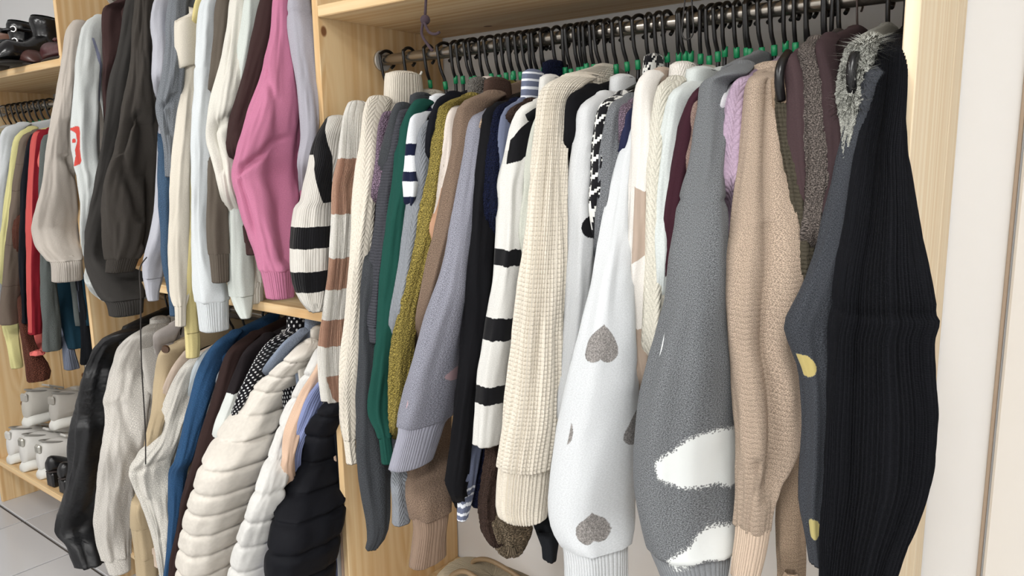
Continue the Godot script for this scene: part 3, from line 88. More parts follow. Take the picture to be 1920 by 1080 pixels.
	{"name":"shirt", "cat":"shirt", "label":"grey flannel shirt with bold black lines at its collar", "short_label":"grey flannel shirt", "bay":"J", "col":"a39c98", "tex":"fine", "x":-2.135, "y":.973, "z":.43, "th":.035, "length":.551, "short":1, "collar_lines":1, "collar":[.3,.36,.931,.998,0], "rows":[0,-2.127,.985,.388,-2.123,.346,.067,-2.12,.97,.438,-2.114,.362,.134,-2.135,.936,.436,-2.129,.373,.44,-2.258,.839,.367,-2.254,.323,.716,-2.167,.735,.425,-2.164,.391,1,-2.077,.625,.493,-2.074,.458]},
	{"name":"coat", "cat":"coat", "label":"beige trench coat with a brown button and strapped cuff", "short_label":"beige trench coat", "bay":"J", "col":"b6a486", "tex":"fine", "x":-2.115, "y":.92, "z":.43, "th":.07, "length":.919, "strapv":[.71,.826], "button":[-2.045,.934,.45], "rows":[0,-2.103,.931,.385,-2.099,.332,.045,-2.098,.916,.438,-2.091,.355,.142,-2.139,.839,.435,-2.135,.382,.245,-2.115,.755,.467,-2.111,.424,.367,-2.048,.691,.529,-2.045,.489,.609,-2.179,.515,.495,-2.174,.441,.736,-2.091,.5,.564,-2.088,.524,.826,-2.106,.419,.566,-2.101,.505,.909,-2.109,.343,.566,-2.104,.505,1,-2.108,.259,.566,-2.103,.507]},
	{"name":"shirt", "cat":"shirt", "label":"pale pink-beige shirt between the trench coat and the ivory jacket", "short_label":"pale pink-beige shirt", "bay":"J", "col":"bfae9f", "tex":"fine", "x":-2.064, "y":.872, "z":.43, "th":.035, "length":.837, "rows":[0,-2.065,.907,.39,-2.062,.35,.068,-2.055,.87,.434,-2.051,.39,.205,-2.123,.778,.434,-2.119,.394,.405,-2.222,.647,.399,-2.218,.36,.621,-2.115,.532,.49,-2.112,.45,.794,-2.145,.391,.493,-2.142,.46,1,-1.999,.335,.562,-1.997,.538]},
	{"name":"jacket", "cat":"jacket", "label":"ivory denim jacket with a bent elbow in front of the trench coat", "short_label":"ivory denim jacket", "bay":"J", "col":"e6e2d9", "tex":"denim", "x":-1.988, "y":.896, "z":.43, "th":.085, "length":.744, "fold":.008, "nocuff":1, "lines":[.1,.549,.494,.525,.01,.008,.261,.674,.4,.816,.012,.01], "rows":[0,-1.985,.912,.392,-1.982,.352,.055,-1.976,.894,.436,-1.971,.379,.194,-2.049,.82,.437,-2.043,.367,.313,-2.078,.74,.461,-2.072,.385,.431,-2.036,.684,.513,-2.03,.439,.488,-2.045,.65,.548,-2.036,.452,.554,-2.065,.606,.57,-2.055,.456,.622,-2.062,.556,.57,-2.053,.468,.695,-2.034,.51,.568,-2.027,.489,.796,-2,.443,.565,-1.995,.512,.896,-1.984,.371,.563,-1.981,.529,1,-1.977,.294,.562,-1.975,.538]},
	{"name":"shirt", "cat":"shirt", "label":"very pale blue shirt beside the blue denim jacket", "short_label":"very pale blue shirt", "bay":"J", "col":"bcc5ca", "tex":"fine", "x":-1.88, "y":.943, "z":.43, "th":.035, "length":.86, "rows":[0,-1.881,.963,.387,-1.878,.347,.061,-1.884,.939,.434,-1.88,.394,.165,-1.943,.872,.434,-1.939,.394,.377,-2.065,.744,.391,-2.061,.35,.519,-2.004,.663,.459,-2,.419,.643,-2.002,.562,.494,-1.998,.454,.814,-2.042,.421,.493,-2.04,.462,1,-2.094,.27,.493,-2.092,.464]},
	{"name":"jacket", "cat":"jacket", "label":"mid-blue denim jacket with a washed sleeve", "short_label":"mid-blue denim jacket", "bay":"J", "col":"34587f", "tex":"denim", "x":-1.833, "y":.975, "z":.43, "th":.055, "length":.821, "nocuff":1, "rows":[0,-1.829,.996,.381,-1.825,.341,.062,-1.822,.972,.436,-1.817,.376,.192,-1.894,.894,.436,-1.889,.379,.285,-1.904,.823,.462,-1.9,.41,.41,-1.852,.76,.519,-1.848,.475,.515,-1.823,.692,.562,-1.82,.522,.585,-1.859,.647,.564,-1.855,.521,.694,-1.877,.559,.564,-1.874,.524,.817,-1.901,.462,.563,-1.898,.534,1,-1.948,.319,.563,-1.946,.534]},
	{"name":"jacket", "cat":"jacket", "label":"dark brown corduroy jacket between blue denim and polka dot", "short_label":"dark brown corduroy jacket", "bay":"J", "col":"352725", "tex":"fine", "x":-1.748, "y":.98, "z":.43, "th":.055, "length":.819, "nocuff":1, "rows":[0,-1.75,1.001,.372,-1.746,.332,.077,-1.738,.977,.435,-1.733,.382,.179,-1.789,.911,.436,-1.784,.379,.273,-1.807,.839,.455,-1.803,.402,.386,-1.774,.773,.511,-1.769,.457,.507,-1.75,.695,.562,-1.746,.522,.675,-1.818,.576,.564,-1.814,.524,.81,-1.86,.474,.563,-1.858,.534,1,-1.917,.329,.563,-1.915,.531]},
	{"name":"coat", "cat":"coat", "label":"dark coat with two white stripes at the collar and a white sleeve band", "short_label":"dark coat", "bay":"J", "col":"231e20", "tex":"fine", "x":-1.686, "y":.981, "z":.43, "th":.04, "length":.604, "short":1, "collarstripes":1, "print":[["band",.325,.581,"cfd3cf"]], "rows":[0,-1.682,1.006,.381,-1.678,.342,.088,-1.676,.978,.436,-1.671,.376,.234,-1.728,.906,.435,-1.723,.384,.338,-1.746,.85,.45,-1.742,.406,.484,-1.729,.781,.501,-1.725,.461,.744,-1.8,.642,.494,-1.795,.436,1,-1.866,.501,.496,-1.861,.44]},
	{"name":"blouse", "cat":"blouse", "label":"black blouse with small white polka dots", "short_label":"black blouse", "bay":"J", "col":"17161a", "tex":"dots", "x":-1.586, "y":1.016, "z":.43, "th":.035, "length":.408, "short":1, "collar":[.3,.36,1.025,1.073,0], "rows":[0,-1.583,1.032,.378,-1.579,.338,.129,-1.577,1.013,.436,-1.572,.376,.351,-1.641,.949,.435,-1.636,.383,.519,-1.673,.891,.448,-1.669,.404,.668,-1.673,.845,.478,-1.671,.453,1,-1.75,.735,.467,-1.745,.414]},
	{"name":"jacket", "cat":"jacket", "label":"pale blue denim jacket behind the cream puffer", "short_label":"pale blue denim jacket", "bay":"J", "col":"97a3b6", "tex":"denim", "x":-1.521, "y":1.025, "z":.43, "th":.035, "length":.403, "short":1, "collar":[.3,.36,1.018,1.07,0], "rows":[0,-1.523,1.039,.386,-1.519,.346,.12,-1.513,1.022,.435,-1.509,.386,.356,-1.584,.958,.435,-1.579,.385,.81,-1.731,.863,.379,-1.726,.331,1,-1.738,.798,.422,-1.733,.368]},
	{"name":"jacket", "cat":"puffer jacket", "label":"cream puffer jacket with a quilted sleeve and stand collar", "short_label":"cream puffer jacket", "bay":"J", "col":"d9d3c9", "tex":"puffer", "x":-1.503, "y":.994, "z":.43, "th":.13, "length":.87, "puff":12, "nocuff":1, "collar":[.3,.36,.973,1.042,0], "rows":[0,-1.492,1.017,.394,-1.488,.347,.05,-1.488,.991,.436,-1.483,.373,.15,-1.558,.938,.438,-1.551,.355,.264,-1.635,.875,.447,-1.625,.333,.341,-1.664,.819,.482,-1.653,.352,.42,-1.657,.771,.539,-1.644,.39,.493,-1.646,.723,.586,-1.632,.422,.589,-1.681,.647,.596,-1.667,.433,.705,-1.732,.56,.596,-1.718,.435,.814,-1.773,.474,.595,-1.76,.441,.921,-1.808,.388,.594,-1.795,.45,1,-1.824,.322,.594,-1.812,.457]},
	{"name":"jacket", "cat":"puffer jacket", "label":"white puffer jacket tucked behind the cream puffer sleeve", "short_label":"white puffer jacket", "bay":"J", "col":"d6d5d1", "tex":"puffer", "x":-1.424, "y":.973, "z":.43, "th":.11, "length":.723, "puff":9, "nocuff":1, "rows":[0,-1.427,1.014,.4,-1.423,.36,.078,-1.425,.97,.434,-1.422,.394,.186,-1.474,.909,.434,-1.471,.394,.3,-1.513,.838,.449,-1.509,.409,.384,-1.5,.791,.485,-1.496,.445,.489,-1.471,.74,.543,-1.466,.483,.594,-1.478,.668,.578,-1.471,.501,.749,-1.531,.57,.579,-1.523,.491,.904,-1.578,.468,.58,-1.569,.48,1,-1.6,.402,.58,-1.591,.476]},
	{"name":"jacket", "cat":"jacket", "label":"peach fleece jacket behind the white puffer", "short_label":"peach fleece jacket", "bay":"J", "col":"d6b79f", "tex":"fine", "x":-1.404, "y":.977, "z":.43, "th":.04, "length":.46, "short":1, "rows":[0,-1.398,1.025,.4,-1.394,.357,.134,-1.397,.974,.434,-1.394,.394,.346,-1.459,.898,.434,-1.455,.394,.53,-1.48,.821,.462,-1.477,.422,.723,-1.434,.77,.51,-1.432,.486,1,-1.494,.662,.484,-1.49,.446]},
	{"name":"sweater", "cat":"sweater", "label":"periwinkle blue knit sweater between peach fleece and black puffer", "short_label":"periwinkle blue knit sweater", "bay":"J", "col":"8893bd", "tex":"rib", "x":-1.391, "y":.953, "z":.43, "th":.05, "length":.662, "fold":.006, "rows":[0,-1.384,.968,.399,-1.381,.357,.052,-1.382,.949,.436,-1.377,.378,.183,-1.442,.886,.436,-1.436,.375,.295,-1.467,.82,.449,-1.463,.406,.395,-1.46,.766,.485,-1.457,.446,.571,-1.495,.656,.474,-1.49,.423,.736,-1.482,.548,.5,-1.473,.397,.895,-1.494,.447,.507,-1.479,.335,1,-1.51,.379,.509,-1.493,.32]},
	{"name":"jacket", "cat":"puffer jacket", "label":"black puffer jacket against the pine divider", "short_label":"black puffer jacket", "bay":"J", "col":"121318", "tex":"puffer", "x":-1.385, "y":.89, "z":.43, "th":.12, "length":.568, "puff":8, "nocuff":1, "rows":[0,-1.375,.908,.392,-1.371,.348,.069,-1.371,.885,.437,-1.364,.364,.226,-1.428,.817,.44,-1.418,.336,.375,-1.465,.741,.456,-1.454,.323,.489,-1.452,.686,.5,-1.438,.342,.636,-1.409,.635,.56,-1.394,.383,.763,-1.396,.571,.587,-1.381,.415,.897,-1.415,.497,.587,-1.4,.417,1,-1.424,.44,.587,-1.409,.42]},
	{"name":"shirt", "cat":"shirt", "label":"steel blue shirt crowded at the far end of the rail under the boots", "short_label":"steel blue shirt", "bay":"L", "col":"5f6f8a", "tex":"fine", "x":-3.62, "y":1.544, "z":.42, "th":.035, "length":.57, "nocuff":1, "rows":[0,-3.62,1.554,.4,-3.61,.31,.12,-3.62,1.494,.43,-3.61,.33,.5,-3.62,1.264,.44,-3.61,.34,1,-3.62,.984,.44,-3.61,.36]},
	{"name":"shirt", "cat":"shirt", "label":"chalk white shirt crowded at the far end of the rail under the boots", "short_label":"chalk white shirt", "bay":"L", "col":"c8c6bf", "tex":"fine", "x":-3.565, "y":1.569, "z":.42, "th":.035, "length":.57, "nocuff":1, "rows":[0,-3.565,1.579,.4,-3.555,.31,.12,-3.565,1.519,.43,-3.555,.33,.5,-3.565,1.289,.44,-3.555,.34,1,-3.565,1.009,.44,-3.555,.36]},
	{"name":"shirt", "cat":"shirt", "label":"russet shirt crowded at the far end of the rail under the boots", "short_label":"russet shirt", "bay":"L", "col":"7a5a4a", "tex":"fine", "x":-3.51, "y":1.533, "z":.42, "th":.035, "length":.57, "nocuff":1, "rows":[0,-3.51,1.543,.4,-3.5,.31,.12,-3.51,1.483,.43,-3.5,.33,.5,-3.51,1.253,.44,-3.5,.34,1,-3.51,.973,.44,-3.5,.36]},
	{"name":"shirt", "cat":"shirt", "label":"ink blue shirt crowded at the far end of the rail under the boots", "short_label":"ink blue shirt", "bay":"L", "col":"2c3040", "tex":"fine", "x":-3.455, "y":1.551, "z":.42, "th":.035, "length":.57, "nocuff":1, "rows":[0,-3.455,1.561,.4,-3.445,.31,.12,-3.455,1.501,.43,-3.445,.33,.5,-3.455,1.271,.44,-3.445,.34,1,-3.455,.991,.44,-3.445,.36]},
	{"name":"shirt", "cat":"shirt", "label":"sand shirt crowded at the far end of the rail under the boots", "short_label":"sand shirt", "bay":"L", "col":"b0a58c", "tex":"fine", "x":-3.4, "y":1.566, "z":.42, "th":.035, "length":.57, "nocuff":1, "rows":[0,-3.4,1.576,.4,-3.39,.31,.12,-3.4,1.516,.43,-3.39,.33,.5,-3.4,1.286,.44,-3.39,.34,1,-3.4,1.006,.44,-3.39,.36]},
	{"name":"shirt", "cat":"shirt", "label":"royal blue shirt crowded at the far end of the rail under the boots", "short_label":"royal blue shirt", "bay":"L", "col":"3b4a70", "tex":"fine", "x":-3.345, "y":1.531, "z":.42, "th":.035, "length":.57, "nocuff":1, "rows":[0,-3.345,1.541,.4,-3.335,.31,.12,-3.345,1.481,.43,-3.335,.33,.5,-3.345,1.251,.44,-3.335,.34,1,-3.345,.971,.44,-3.335,.36]},
	{"name":"shirt", "cat":"shirt", "label":"bright white shirt crowded at the far end of the rail under the boots", "short_label":"bright white shirt", "bay":"L", "col":"dcdcd8", "tex":"fine", "x":-3.29, "y":1.557, "z":.42, "th":.035, "length":.57, "nocuff":1, "rows":[0,-3.29,1.567,.4,-3.28,.31,.12,-3.29,1.507,.43,-3.28,.33,.5,-3.29,1.277,.44,-3.28,.34,1,-3.29,.997,.44,-3.28,.36]},
	{"name":"shirt", "cat":"shirt", "label":"moss shirt crowded at the far end of the rail under the boots", "short_label":"moss shirt", "bay":"L", "col":"8a8d70", "tex":"fine", "x":-3.235, "y":1.561, "z":.42, "th":.035, "length":.57, "nocuff":1, "rows":[0,-3.235,1.571,.4,-3.225,.31,.12,-3.235,1.511,.43,-3.225,.33,.5,-3.235,1.281,.44,-3.225,.34,1,-3.235,1.001,.44,-3.225,.36]},
	{"name":"shirt", "cat":"shirt", "label":"slate blue shirt crowded at the far end of the rail under the boots", "short_label":"slate blue shirt", "bay":"L", "col":"41506e", "tex":"fine", "x":-3.18, "y":1.53, "z":.42, "th":.035, "length":.57, "nocuff":1, "rows":[0,-3.18,1.54,.4,-3.17,.31,.12,-3.18,1.48,.43,-3.17,.33,.5,-3.18,1.25,.44,-3.17,.34,1,-3.18,.97,.44,-3.17,.36]},
	{"name":"sweater", "cat":"sweater", "label":"white sweater at the far end beside the yellow one", "short_label":"white sweater", "bay":"L", "col":"c9cdd0", "tex":"fine", "x":-3.098, "y":1.577, "z":.42, "th":.04, "length":.808, "rows":[0,-3.084,1.602,.38,-3.08,.33,.058,-3.08,1.577,.427,-3.074,.361,.2,-3.127,1.475,.438,-3.122,.39,.439,-3.12,1.286,.474,-3.116,.433,.77,-3.232,1.043,.475,-3.228,.428,1,-3.304,.872,.474,-3.3,.432]},
	{"name":"shirt", "cat":"shirt", "label":"pale yellow long shirt on the far rail", "short_label":"pale yellow long shirt", "bay":"L", "col":"cfc98f", "tex":"fine", "x":-2.996, "y":1.554, "z":.42, "th":.05, "length":1.245, "nocuff":1, "rows":[0,-3,1.584,.38,-2.996,.341,.044,-2.984,1.554,.424,-2.98,.38,.116,-3.025,1.473,.433,-3.021,.393,.269,-3.035,1.288,.472,-3.032,.432,.45,-3.143,1.09,.474,-3.139,.434,.713,-3.393,.891,.406,-3.388,.349,.921,-3.16,.807,.474,-3.156,.434,1,-3.151,.71,.474,-3.147,.434]},
	{"name":"coat", "cat":"coat", "label":"taupe checked coat on the far rail", "short_label":"taupe checked coat", "bay":"L", "col":"6b5f55", "tex":"fine", "x":-2.943, "y":1.549, "z":.42, "th":.06, "length":.786, "nocuff":1, "print":[["band",.192,.196,"57493f"],["band",.311,.316,"57493f"],["band",.564,.569,"57493f"],["band",.783,.789,"57493f"]], "rows":[0,-2.947,1.571,.385,-2.943,.345,.059,-2.931,1.548,.424,-2.927,.38,.168,-2.969,1.473,.432,-2.965,.392,.406,-2.981,1.29,.472,-2.977,.429,.693,-3.091,1.093,.475,-3.086,.421,.903,-3.168,.947,.476,-3.163,.417,1,-3.184,.872,.476,-3.179,.419]},
	{"name":"sweater", "cat":"sweater", "label":"long rust tweed sweater hanging lowest on the far rail", "short_label":"long rust tweed sweater", "bay":"L", "col":"7d4c3d", "tex":"boucle", "x":-2.892, "y":1.54, "z":.42, "th":.05, "length":1.341, "cuff":.9, "nocuff":1, "rows":[0,-2.903,1.562,.392,-2.899,.352,.033,-2.881,1.54,.424,-2.877,.383,.235,-3.116,1.416,.372,-3.112,.332,.432,-2.953,1.235,.474,-2.949,.434,.664,-3.183,1.038,.404,-3.18,.364,.833,-3.014,.906,.474,-3.011,.434,.906,-3.003,.809,.474,-2.999,.433,.968,-2.999,.726,.478,-2.992,.402,1,-2.996,.684,.477,-2.99,.411]},
	{"name":"sweater", "cat":"sweater", "label":"black sweater between rust tweed and red on the far rail", "short_label":"black sweater", "bay":"L", "col":"14161c", "tex":"fine", "x":-2.871, "y":1.55, "z":.42, "th":.045, "length":.735, "nocuff":1, "rows":[0,-2.886,1.569,.374,-2.882,.334,.077,-2.857,1.55,.425,-2.853,.371,.249,-2.907,1.436,.44,-2.904,.4,.498,-2.902,1.256,.474,-2.898,.434,.771,-2.963,1.066,.473,-2.961,.442,1,-2.992,.9,.472,-2.99,.448]},
	{"name":"shirt", "cat":"shirt", "label":"salmon pink shirt with only its hem showing under the red cardigan", "short_label":"salmon pink shirt", "bay":"L", "col":"d9706a", "tex":"fine", "x":-2.834, "y":1.471, "z":.42, "th":.035, "length":1.015, "nocuff":1, "rows":[0,-2.846,1.55,.379,-2.843,.339,.092,-2.823,1.471,.424,-2.819,.383,.385,-3.013,1.245,.394,-3.009,.348,.628,-3.075,1.007,.404,-3.071,.361,.801,-3.126,.839,.404,-3.122,.363,1,-2.943,.789,.474,-2.94,.432]},
	{"name":"cardigan", "cat":"cardigan", "label":"coral red cardigan with tiny white buttons on the far rail", "short_label":"coral red cardigan", "bay":"L", "col":"86202b", "tex":"fine", "x":-2.844, "y":1.556, "z":.42, "th":.06, "length":.769, "nocuff":1, "print":[["strip",0,.3,.058,.987,"b9524f"]], "rows":[0,-2.856,1.575,.373,-2.852,.333,.073,-2.829,1.556,.426,-2.824,.369,.234,-2.852,1.436,.443,-2.848,.392,.47,-2.835,1.258,.475,-2.83,.423,.725,-2.893,1.071,.475,-2.889,.428,.88,-2.921,.955,.474,-2.917,.433,1,-2.944,.866,.474,-2.94,.434]},
	{"name":"sweater", "cat":"sweater", "label":"grey heather sweater right of the red cardigan", "short_label":"grey heather sweater", "bay":"L", "col":"6f7573", "tex":"melange", "x":-2.781, "y":1.537, "z":.42, "th":.05, "length":.777, "nocuff":1, "rows":[0,-2.785,1.559,.382,-2.782,.343,.06,-2.768,1.537,.425,-2.764,.375,.238,-2.77,1.401,.445,-2.766,.404,.468,-2.743,1.227,.475,-2.739,.429,.71,-2.787,1.043,.475,-2.783,.428,.86,-2.809,.929,.475,-2.805,.422,1,-2.83,.822,.476,-2.825,.419]},
	{"name":"sweater", "cat":"sweater", "label":"blue-grey ribbed sweater with a long cuff below the teal one", "short_label":"blue-grey ribbed sweater", "bay":"L", "col":"6d7484", "tex":"rib", "x":-2.755, "y":1.514, "z":.41, "th":.05, "length":1.029, "cuff":.88, "rows":[0,-2.765,1.549,.372,-2.762,.333,.056,-2.744,1.514,.414,-2.74,.371,.216,-2.81,1.364,.414,-2.806,.374,.493,-3,1.164,.344,-2.996,.301,.686,-2.996,.964,.345,-2.992,.291,.903,-2.827,.84,.413,-2.824,.379,1,-2.832,.741,.415,-2.828,.366]},
	{"name":"coat", "cat":"coat", "label":"dark teal coat with a square sleeve end nearest the divider", "short_label":"dark teal coat", "bay":"L", "col":"16303d", "tex":"fine", "x":-2.736, "y":1.496, "z":.4, "th":.07, "length":.773, "nocuff":1, "rows":[0,-2.746,1.544,.364,-2.742,.324,.084,-2.723,1.496,.405,-2.719,.357,.271,-2.782,1.363,.405,-2.777,.353,.529,-2.851,1.177,.408,-2.844,.327,.702,-2.86,1.043,.409,-2.852,.318,.825,-2.844,.949,.408,-2.836,.324,1,-2.799,.821,.406,-2.795,.35]},
	{"name":"coat", "cat":"coat", "label":"black long coat against the pine divider on the far rail", "short_label":"black long coat", "bay":"L", "col":"15171b", "tex":"fine", "x":-2.711, "y":1.47, "z":.39, "th":.05, "length":.807, "nocuff":1, "rows":[0,-2.721,1.536,.359,-2.717,.319,.096,-2.699,1.469,.395,-2.695,.348,.334,-2.765,1.29,.383,-2.76,.322,.609,-2.76,1.068,.375,-2.755,.327,.796,-2.758,.918,.374,-2.754,.332,1,-2.797,.757,.375,-2.793,.328]},
]


# ------------------------------------------------------------------ nodes
func numbered(called: String) -> String:
	var n: int = used.get(called, 0)
	used[called] = n + 1
	return called if n == 0 else "%s_%03d" % [called, n]

func tag(o: Node, label: String, category: String, group := "") -> void:
	o.set_meta("label", label)
	o.set_meta("category", category)
	if group != "":
		o.set_meta("group", group)

func thing(called: String, label: String, category: String, at: Vector3, group := "") -> Node3D:
	var o := Node3D.new()
	o.name = numbered(called)
	add_child(o)
	o.position = at
	tag(o, label, category, group)
	return o

func part(called: String, mesh: Mesh, material: Material, parent: Node, at := Vector3.ZERO) -> MeshInstance3D:
	var o := MeshInstance3D.new()
	o.name = called
	o.mesh = mesh
	o.material_override = material
	parent.add_child(o, true)
	o.position = at
	return o

func structure(called: String, mesh: Mesh, material: Material, label := "") -> MeshInstance3D:
	var o := part(numbered(called), mesh, material, self)
	o.set_meta("kind", "structure")
	if label != "":
		o.set_meta("label", label)
	return o

# ------------------------------------------------------------------ materials
func height_tile(kind: String) -> Image:
	var n := 128
	var im := Image.create(n, n, false, Image.FORMAT_L8)
	var fine := FastNoiseLite.new()
	fine.noise_type = FastNoiseLite.TYPE_SIMPLEX_SMOOTH
	fine.seed = hash(kind) % 1000
	fine.frequency = {"boucle": 0.11, "fur": 0.16, "leather": 0.03, "puffer": 0.022}.get(kind, 0.2)
	fine.fractal_octaves = 3
	var grain := fine.get_seamless_image(n, n, false, false, 0.2, true)
	for y in n:
		for x in n:
			var u := float(x) / n
			var v := float(y) / n
			var g := grain.get_pixel(x, y).r
			var h := g
			match kind:
				"rib":
					h = 0.75 * pow(absf(sin(PI * u * 4.0)), 0.7) + 0.12 * absf(sin(PI * (v * 8.0 + absf(fposmod(u * 4.0, 1.0) - 0.5)))) + 0.13 * g
				"widerib":
					h = 0.75 * pow(absf(sin(PI * u * 2.0)), 0.6) + 0.12 * absf(sin(PI * v * 8.0)) + 0.13 * g
				"hrib":
					h = 0.7 * pow(absf(sin(PI * v * 5.0)), 0.7) + 0.15 * absf(sin(PI * u * 8.0)) + 0.15 * g
				"hrib2":
					h = 0.5 * pow(absf(sin(PI * (v * 4.0 + 0.12 * sin(TAU * u)))), 0.7) + 0.5 * g
				"waffle":
					h = 0.75 * pow(absf(sin(PI * u * 4.0) * sin(PI * v * 4.0)), 0.45) + 0.25 * g
				"cable":
					var side := absf(fposmod(u * 2.0, 1.0) - 0.5) * 2.0
					h = 0.55 * absf(sin(PI * (v * 4.0 + side * 2.0))) + 0.3 * pow(absf(sin(PI * u * 2.0)), 0.5) + 0.15 * g
				"denim":
					h = 0.5 * fposmod(u * 16.0 + v * 16.0, 1.0) + 0.5 * g
			im.set_pixel(x, y, Color(h, h, h))
	return im

func colour_tile(kind: String) -> Image:
	var n := 128
	var im := Image.create(n, n, false, Image.FORMAT_RGB8)
	var fine := FastNoiseLite.new()
	fine.noise_type = FastNoiseLite.TYPE_SIMPLEX
	fine.seed = hash(kind) % 977
	fine.frequency = {"melange": 0.16, "boucle": 0.13, "fur": 0.2, "hrib2": 0.12, "denim": 0.12}.get(kind, 0.12)
	fine.fractal_octaves = 3
	var grain := fine.get_seamless_image(n, n, false, false, 0.2, true)
	var spread: float = {"melange": 0.42, "boucle": 0.6, "fur": 0.35, "hrib2": 0.4, "denim": 0.3, "leather": 0.1, "puffer": 0.03, "cable": 0.1}.get(kind, 0.06)
	for y in n:
		for x in n:
			var u := float(x) / n
			var v := float(y) / n
			var k := 1.0 - spread * clampf(1.25 - 1.5 * grain.get_pixel(x, y).r, 0.0, 1.0)
			var c := Color(k, k, k)
			if kind == "dots":
				var a := Vector2(fposmod(u * 3.0, 1.0) - 0.5, fposmod(v * 3.0, 1.0) - 0.5)
				var b := Vector2(fposmod(u * 3.0 + 0.5, 1.0) - 0.5, fposmod(v * 3.0 + 0.5, 1.0) - 0.5)
				c = Color(0.86, 0.86, 0.86) if minf(a.length(), b.length()) < 0.17 else Color(0.09, 0.085, 0.1)
			elif kind == "hound":
				var tx := int(u * 16.0)
				var ty := int(v * 16.0)
				var dark := tx % 8 < 4 if (tx + ty) % 4 < 2 else ty % 8 < 4
				c = Color(0.09, 0.09, 0.1) if dark else Color(0.88, 0.88, 0.86)
			im.set_pixel(x, y, c)
	return im

func tile(kind: String, colour: bool) -> ImageTexture:
	var key := kind + ("_colour" if colour else "_height")
	if not tiles.has(key):
		tiles[key] = ImageTexture.create_from_image(colour_tile(kind) if colour else height_tile(kind))
	return tiles[key]

func cloth_material(hex: String, tex: String, printed: Texture2D = null) -> StandardMaterial3D:
	var key := hex + tex
	if printed == null and mats.has(key):
		return mats[key]
	var m := StandardMaterial3D.new()
	m.resource_name = "cloth " + tex
	var plain := tex == "dots" or tex == "hound"
	m.albedo_color = Color.WHITE if plain else Color.html(hex)
	m.albedo_texture = tile(tex, true)
	m.roughness = {"leather": 0.5, "puffer": 0.7}.get(tex, 0.92)
	m.metallic_specular = 0.5 if tex == "leather" else 0.25
	var size: float = {"fine": 0.05, "melange": 0.045, "rib": 0.022, "widerib": 0.026, "hrib": 0.03, "hrib2": 0.03, "waffle": 0.03, "cable": 0.05, "boucle": 0.05, "fur": 0.06, "denim": 0.05, "leather": 0.12, "puffer": 0.25, "dots": 0.05, "hound": 0.06}.get(tex, 0.05)
	m.uv1_scale = Vector3(1.0 / size, 1.0 / size, 1.0)
	m.heightmap_enabled = true
	m.heightmap_texture = tile(tex if not plain else "fine", false)
	m.heightmap_scale = {"fine": 0.015, "melange": 0.02, "rib": 0.16, "widerib": 0.3, "hrib": 0.25, "hrib2": 0.16, "waffle": 0.2, "cable": 0.18, "boucle": 0.45, "fur": 0.3, "denim": 0.05, "leather": 0.14, "puffer": 0.2}.get(tex, 0.015)
	if tex != "leather" and tex != "puffer":
		m.rim_enabled = true
		m.rim = 0.25 if m.albedo_color.get_luminance() > 0.3 else 0.06
		m.rim_tint = 0.7
	if printed:
		m.detail_enabled = true
		m.detail_albedo = printed
		m.detail_uv_layer = BaseMaterial3D.DETAIL_UV_2
		m.detail_blend_mode = BaseMaterial3D.BLEND_MODE_MIX
	else:
		mats[key] = m
	return m

func print_texture(shapes: Array) -> ImageTexture:
	var w := 160
	var h := 640
	var im := Image.create(w, h, false, Image.FORMAT_RGBA8)
	im.fill(Color(0.5, 0.5, 0.5, 0.0))
	for s in shapes:
		var c := Color.html(s[s.size() - 1])
		match s[0]:
			"band":
				for x in w:
					var wob := 0.0006 * sin(x * 0.35) + 0.0014 * sin(x * 0.11 + s[1] * 50.0)
					var y0 := clampi(int((s[1] + wob) * h), 0, h - 1)
					var y1 := clampi(int((s[2] + wob) * h), 0, h)
					for y in range(y0, y1):
						im.set_pixel(x, y, c)
			"strip":
				im.fill_rect(Rect2i(int(s[1] * w), int(s[3] * h), int((s[2] - s[1]) * w), int((s[4] - s[3]) * h)), c)
			"ell", "heart":
				var x0 := clampi(int((s[1] - s[3] * 1.4) * w), 3, w - 3)
				var x1 := clampi(int((s[1] + s[3] * 1.4) * w), 3, w - 3)
				var y0 := clampi(int((s[2] - s[4] * 1.4) * h), 0, h)
				var y1 := clampi(int((s[2] + s[4] * 1.4) * h), 0, h)
				for y in range(y0, y1):
					for x in range(x0, x1):
						var d := Vector2((float(x) / w - s[1]) / s[3], (float(y) / h - s[2]) / s[4])
						var inside := false
						if s[0] == "ell":
							inside = d.length() < 1.0 + 0.05 * noise.get_noise_2d(x * 0.4, y * 0.4)
						else:
							d *= 1.16
							d.y += 0.12
							var q := d.length_squared() - 1.0
							inside = q * q * q - d.x * d.x * d.y * d.y * d.y < 0.0
						if inside:
							var k := 1.0 if s[0] == "ell" else rng.randf_range(0.72, 1.28)
							im.set_pixel(x, y, Color(c.r * k, c.g * k, c.b * k, 1.0))
			"poly", "cloud":
				var pts := PackedVector2Array()
				for i in range(1, s.size() - 1, 2):
					pts.append(Vector2(s[i], s[i + 1]))
				var lo := pts[0]
				var hi := pts[0]
				for p in pts:
					lo = lo.min(p)
					hi = hi.max(p)
				for y in range(clampi(int(lo.y * h) - 4, 0, h), clampi(int(hi.y * h) + 5, 0, h)):
					for x in range(clampi(int(lo.x * w) - 4, 0, w), clampi(int(hi.x * w) + 5, 0, w)):
						var p := Vector2(float(x) / w, float(y) / h)
						if s[0] == "cloud":
							p += Vector2(rng.randf_range(-0.018, 0.018), rng.randf_range(-0.005, 0.005))
						if Geometry2D.is_point_in_polygon(p, pts):
							im.set_pixel(x, y, c)
	print_count += 1
	return ImageTexture.create_from_image(im)

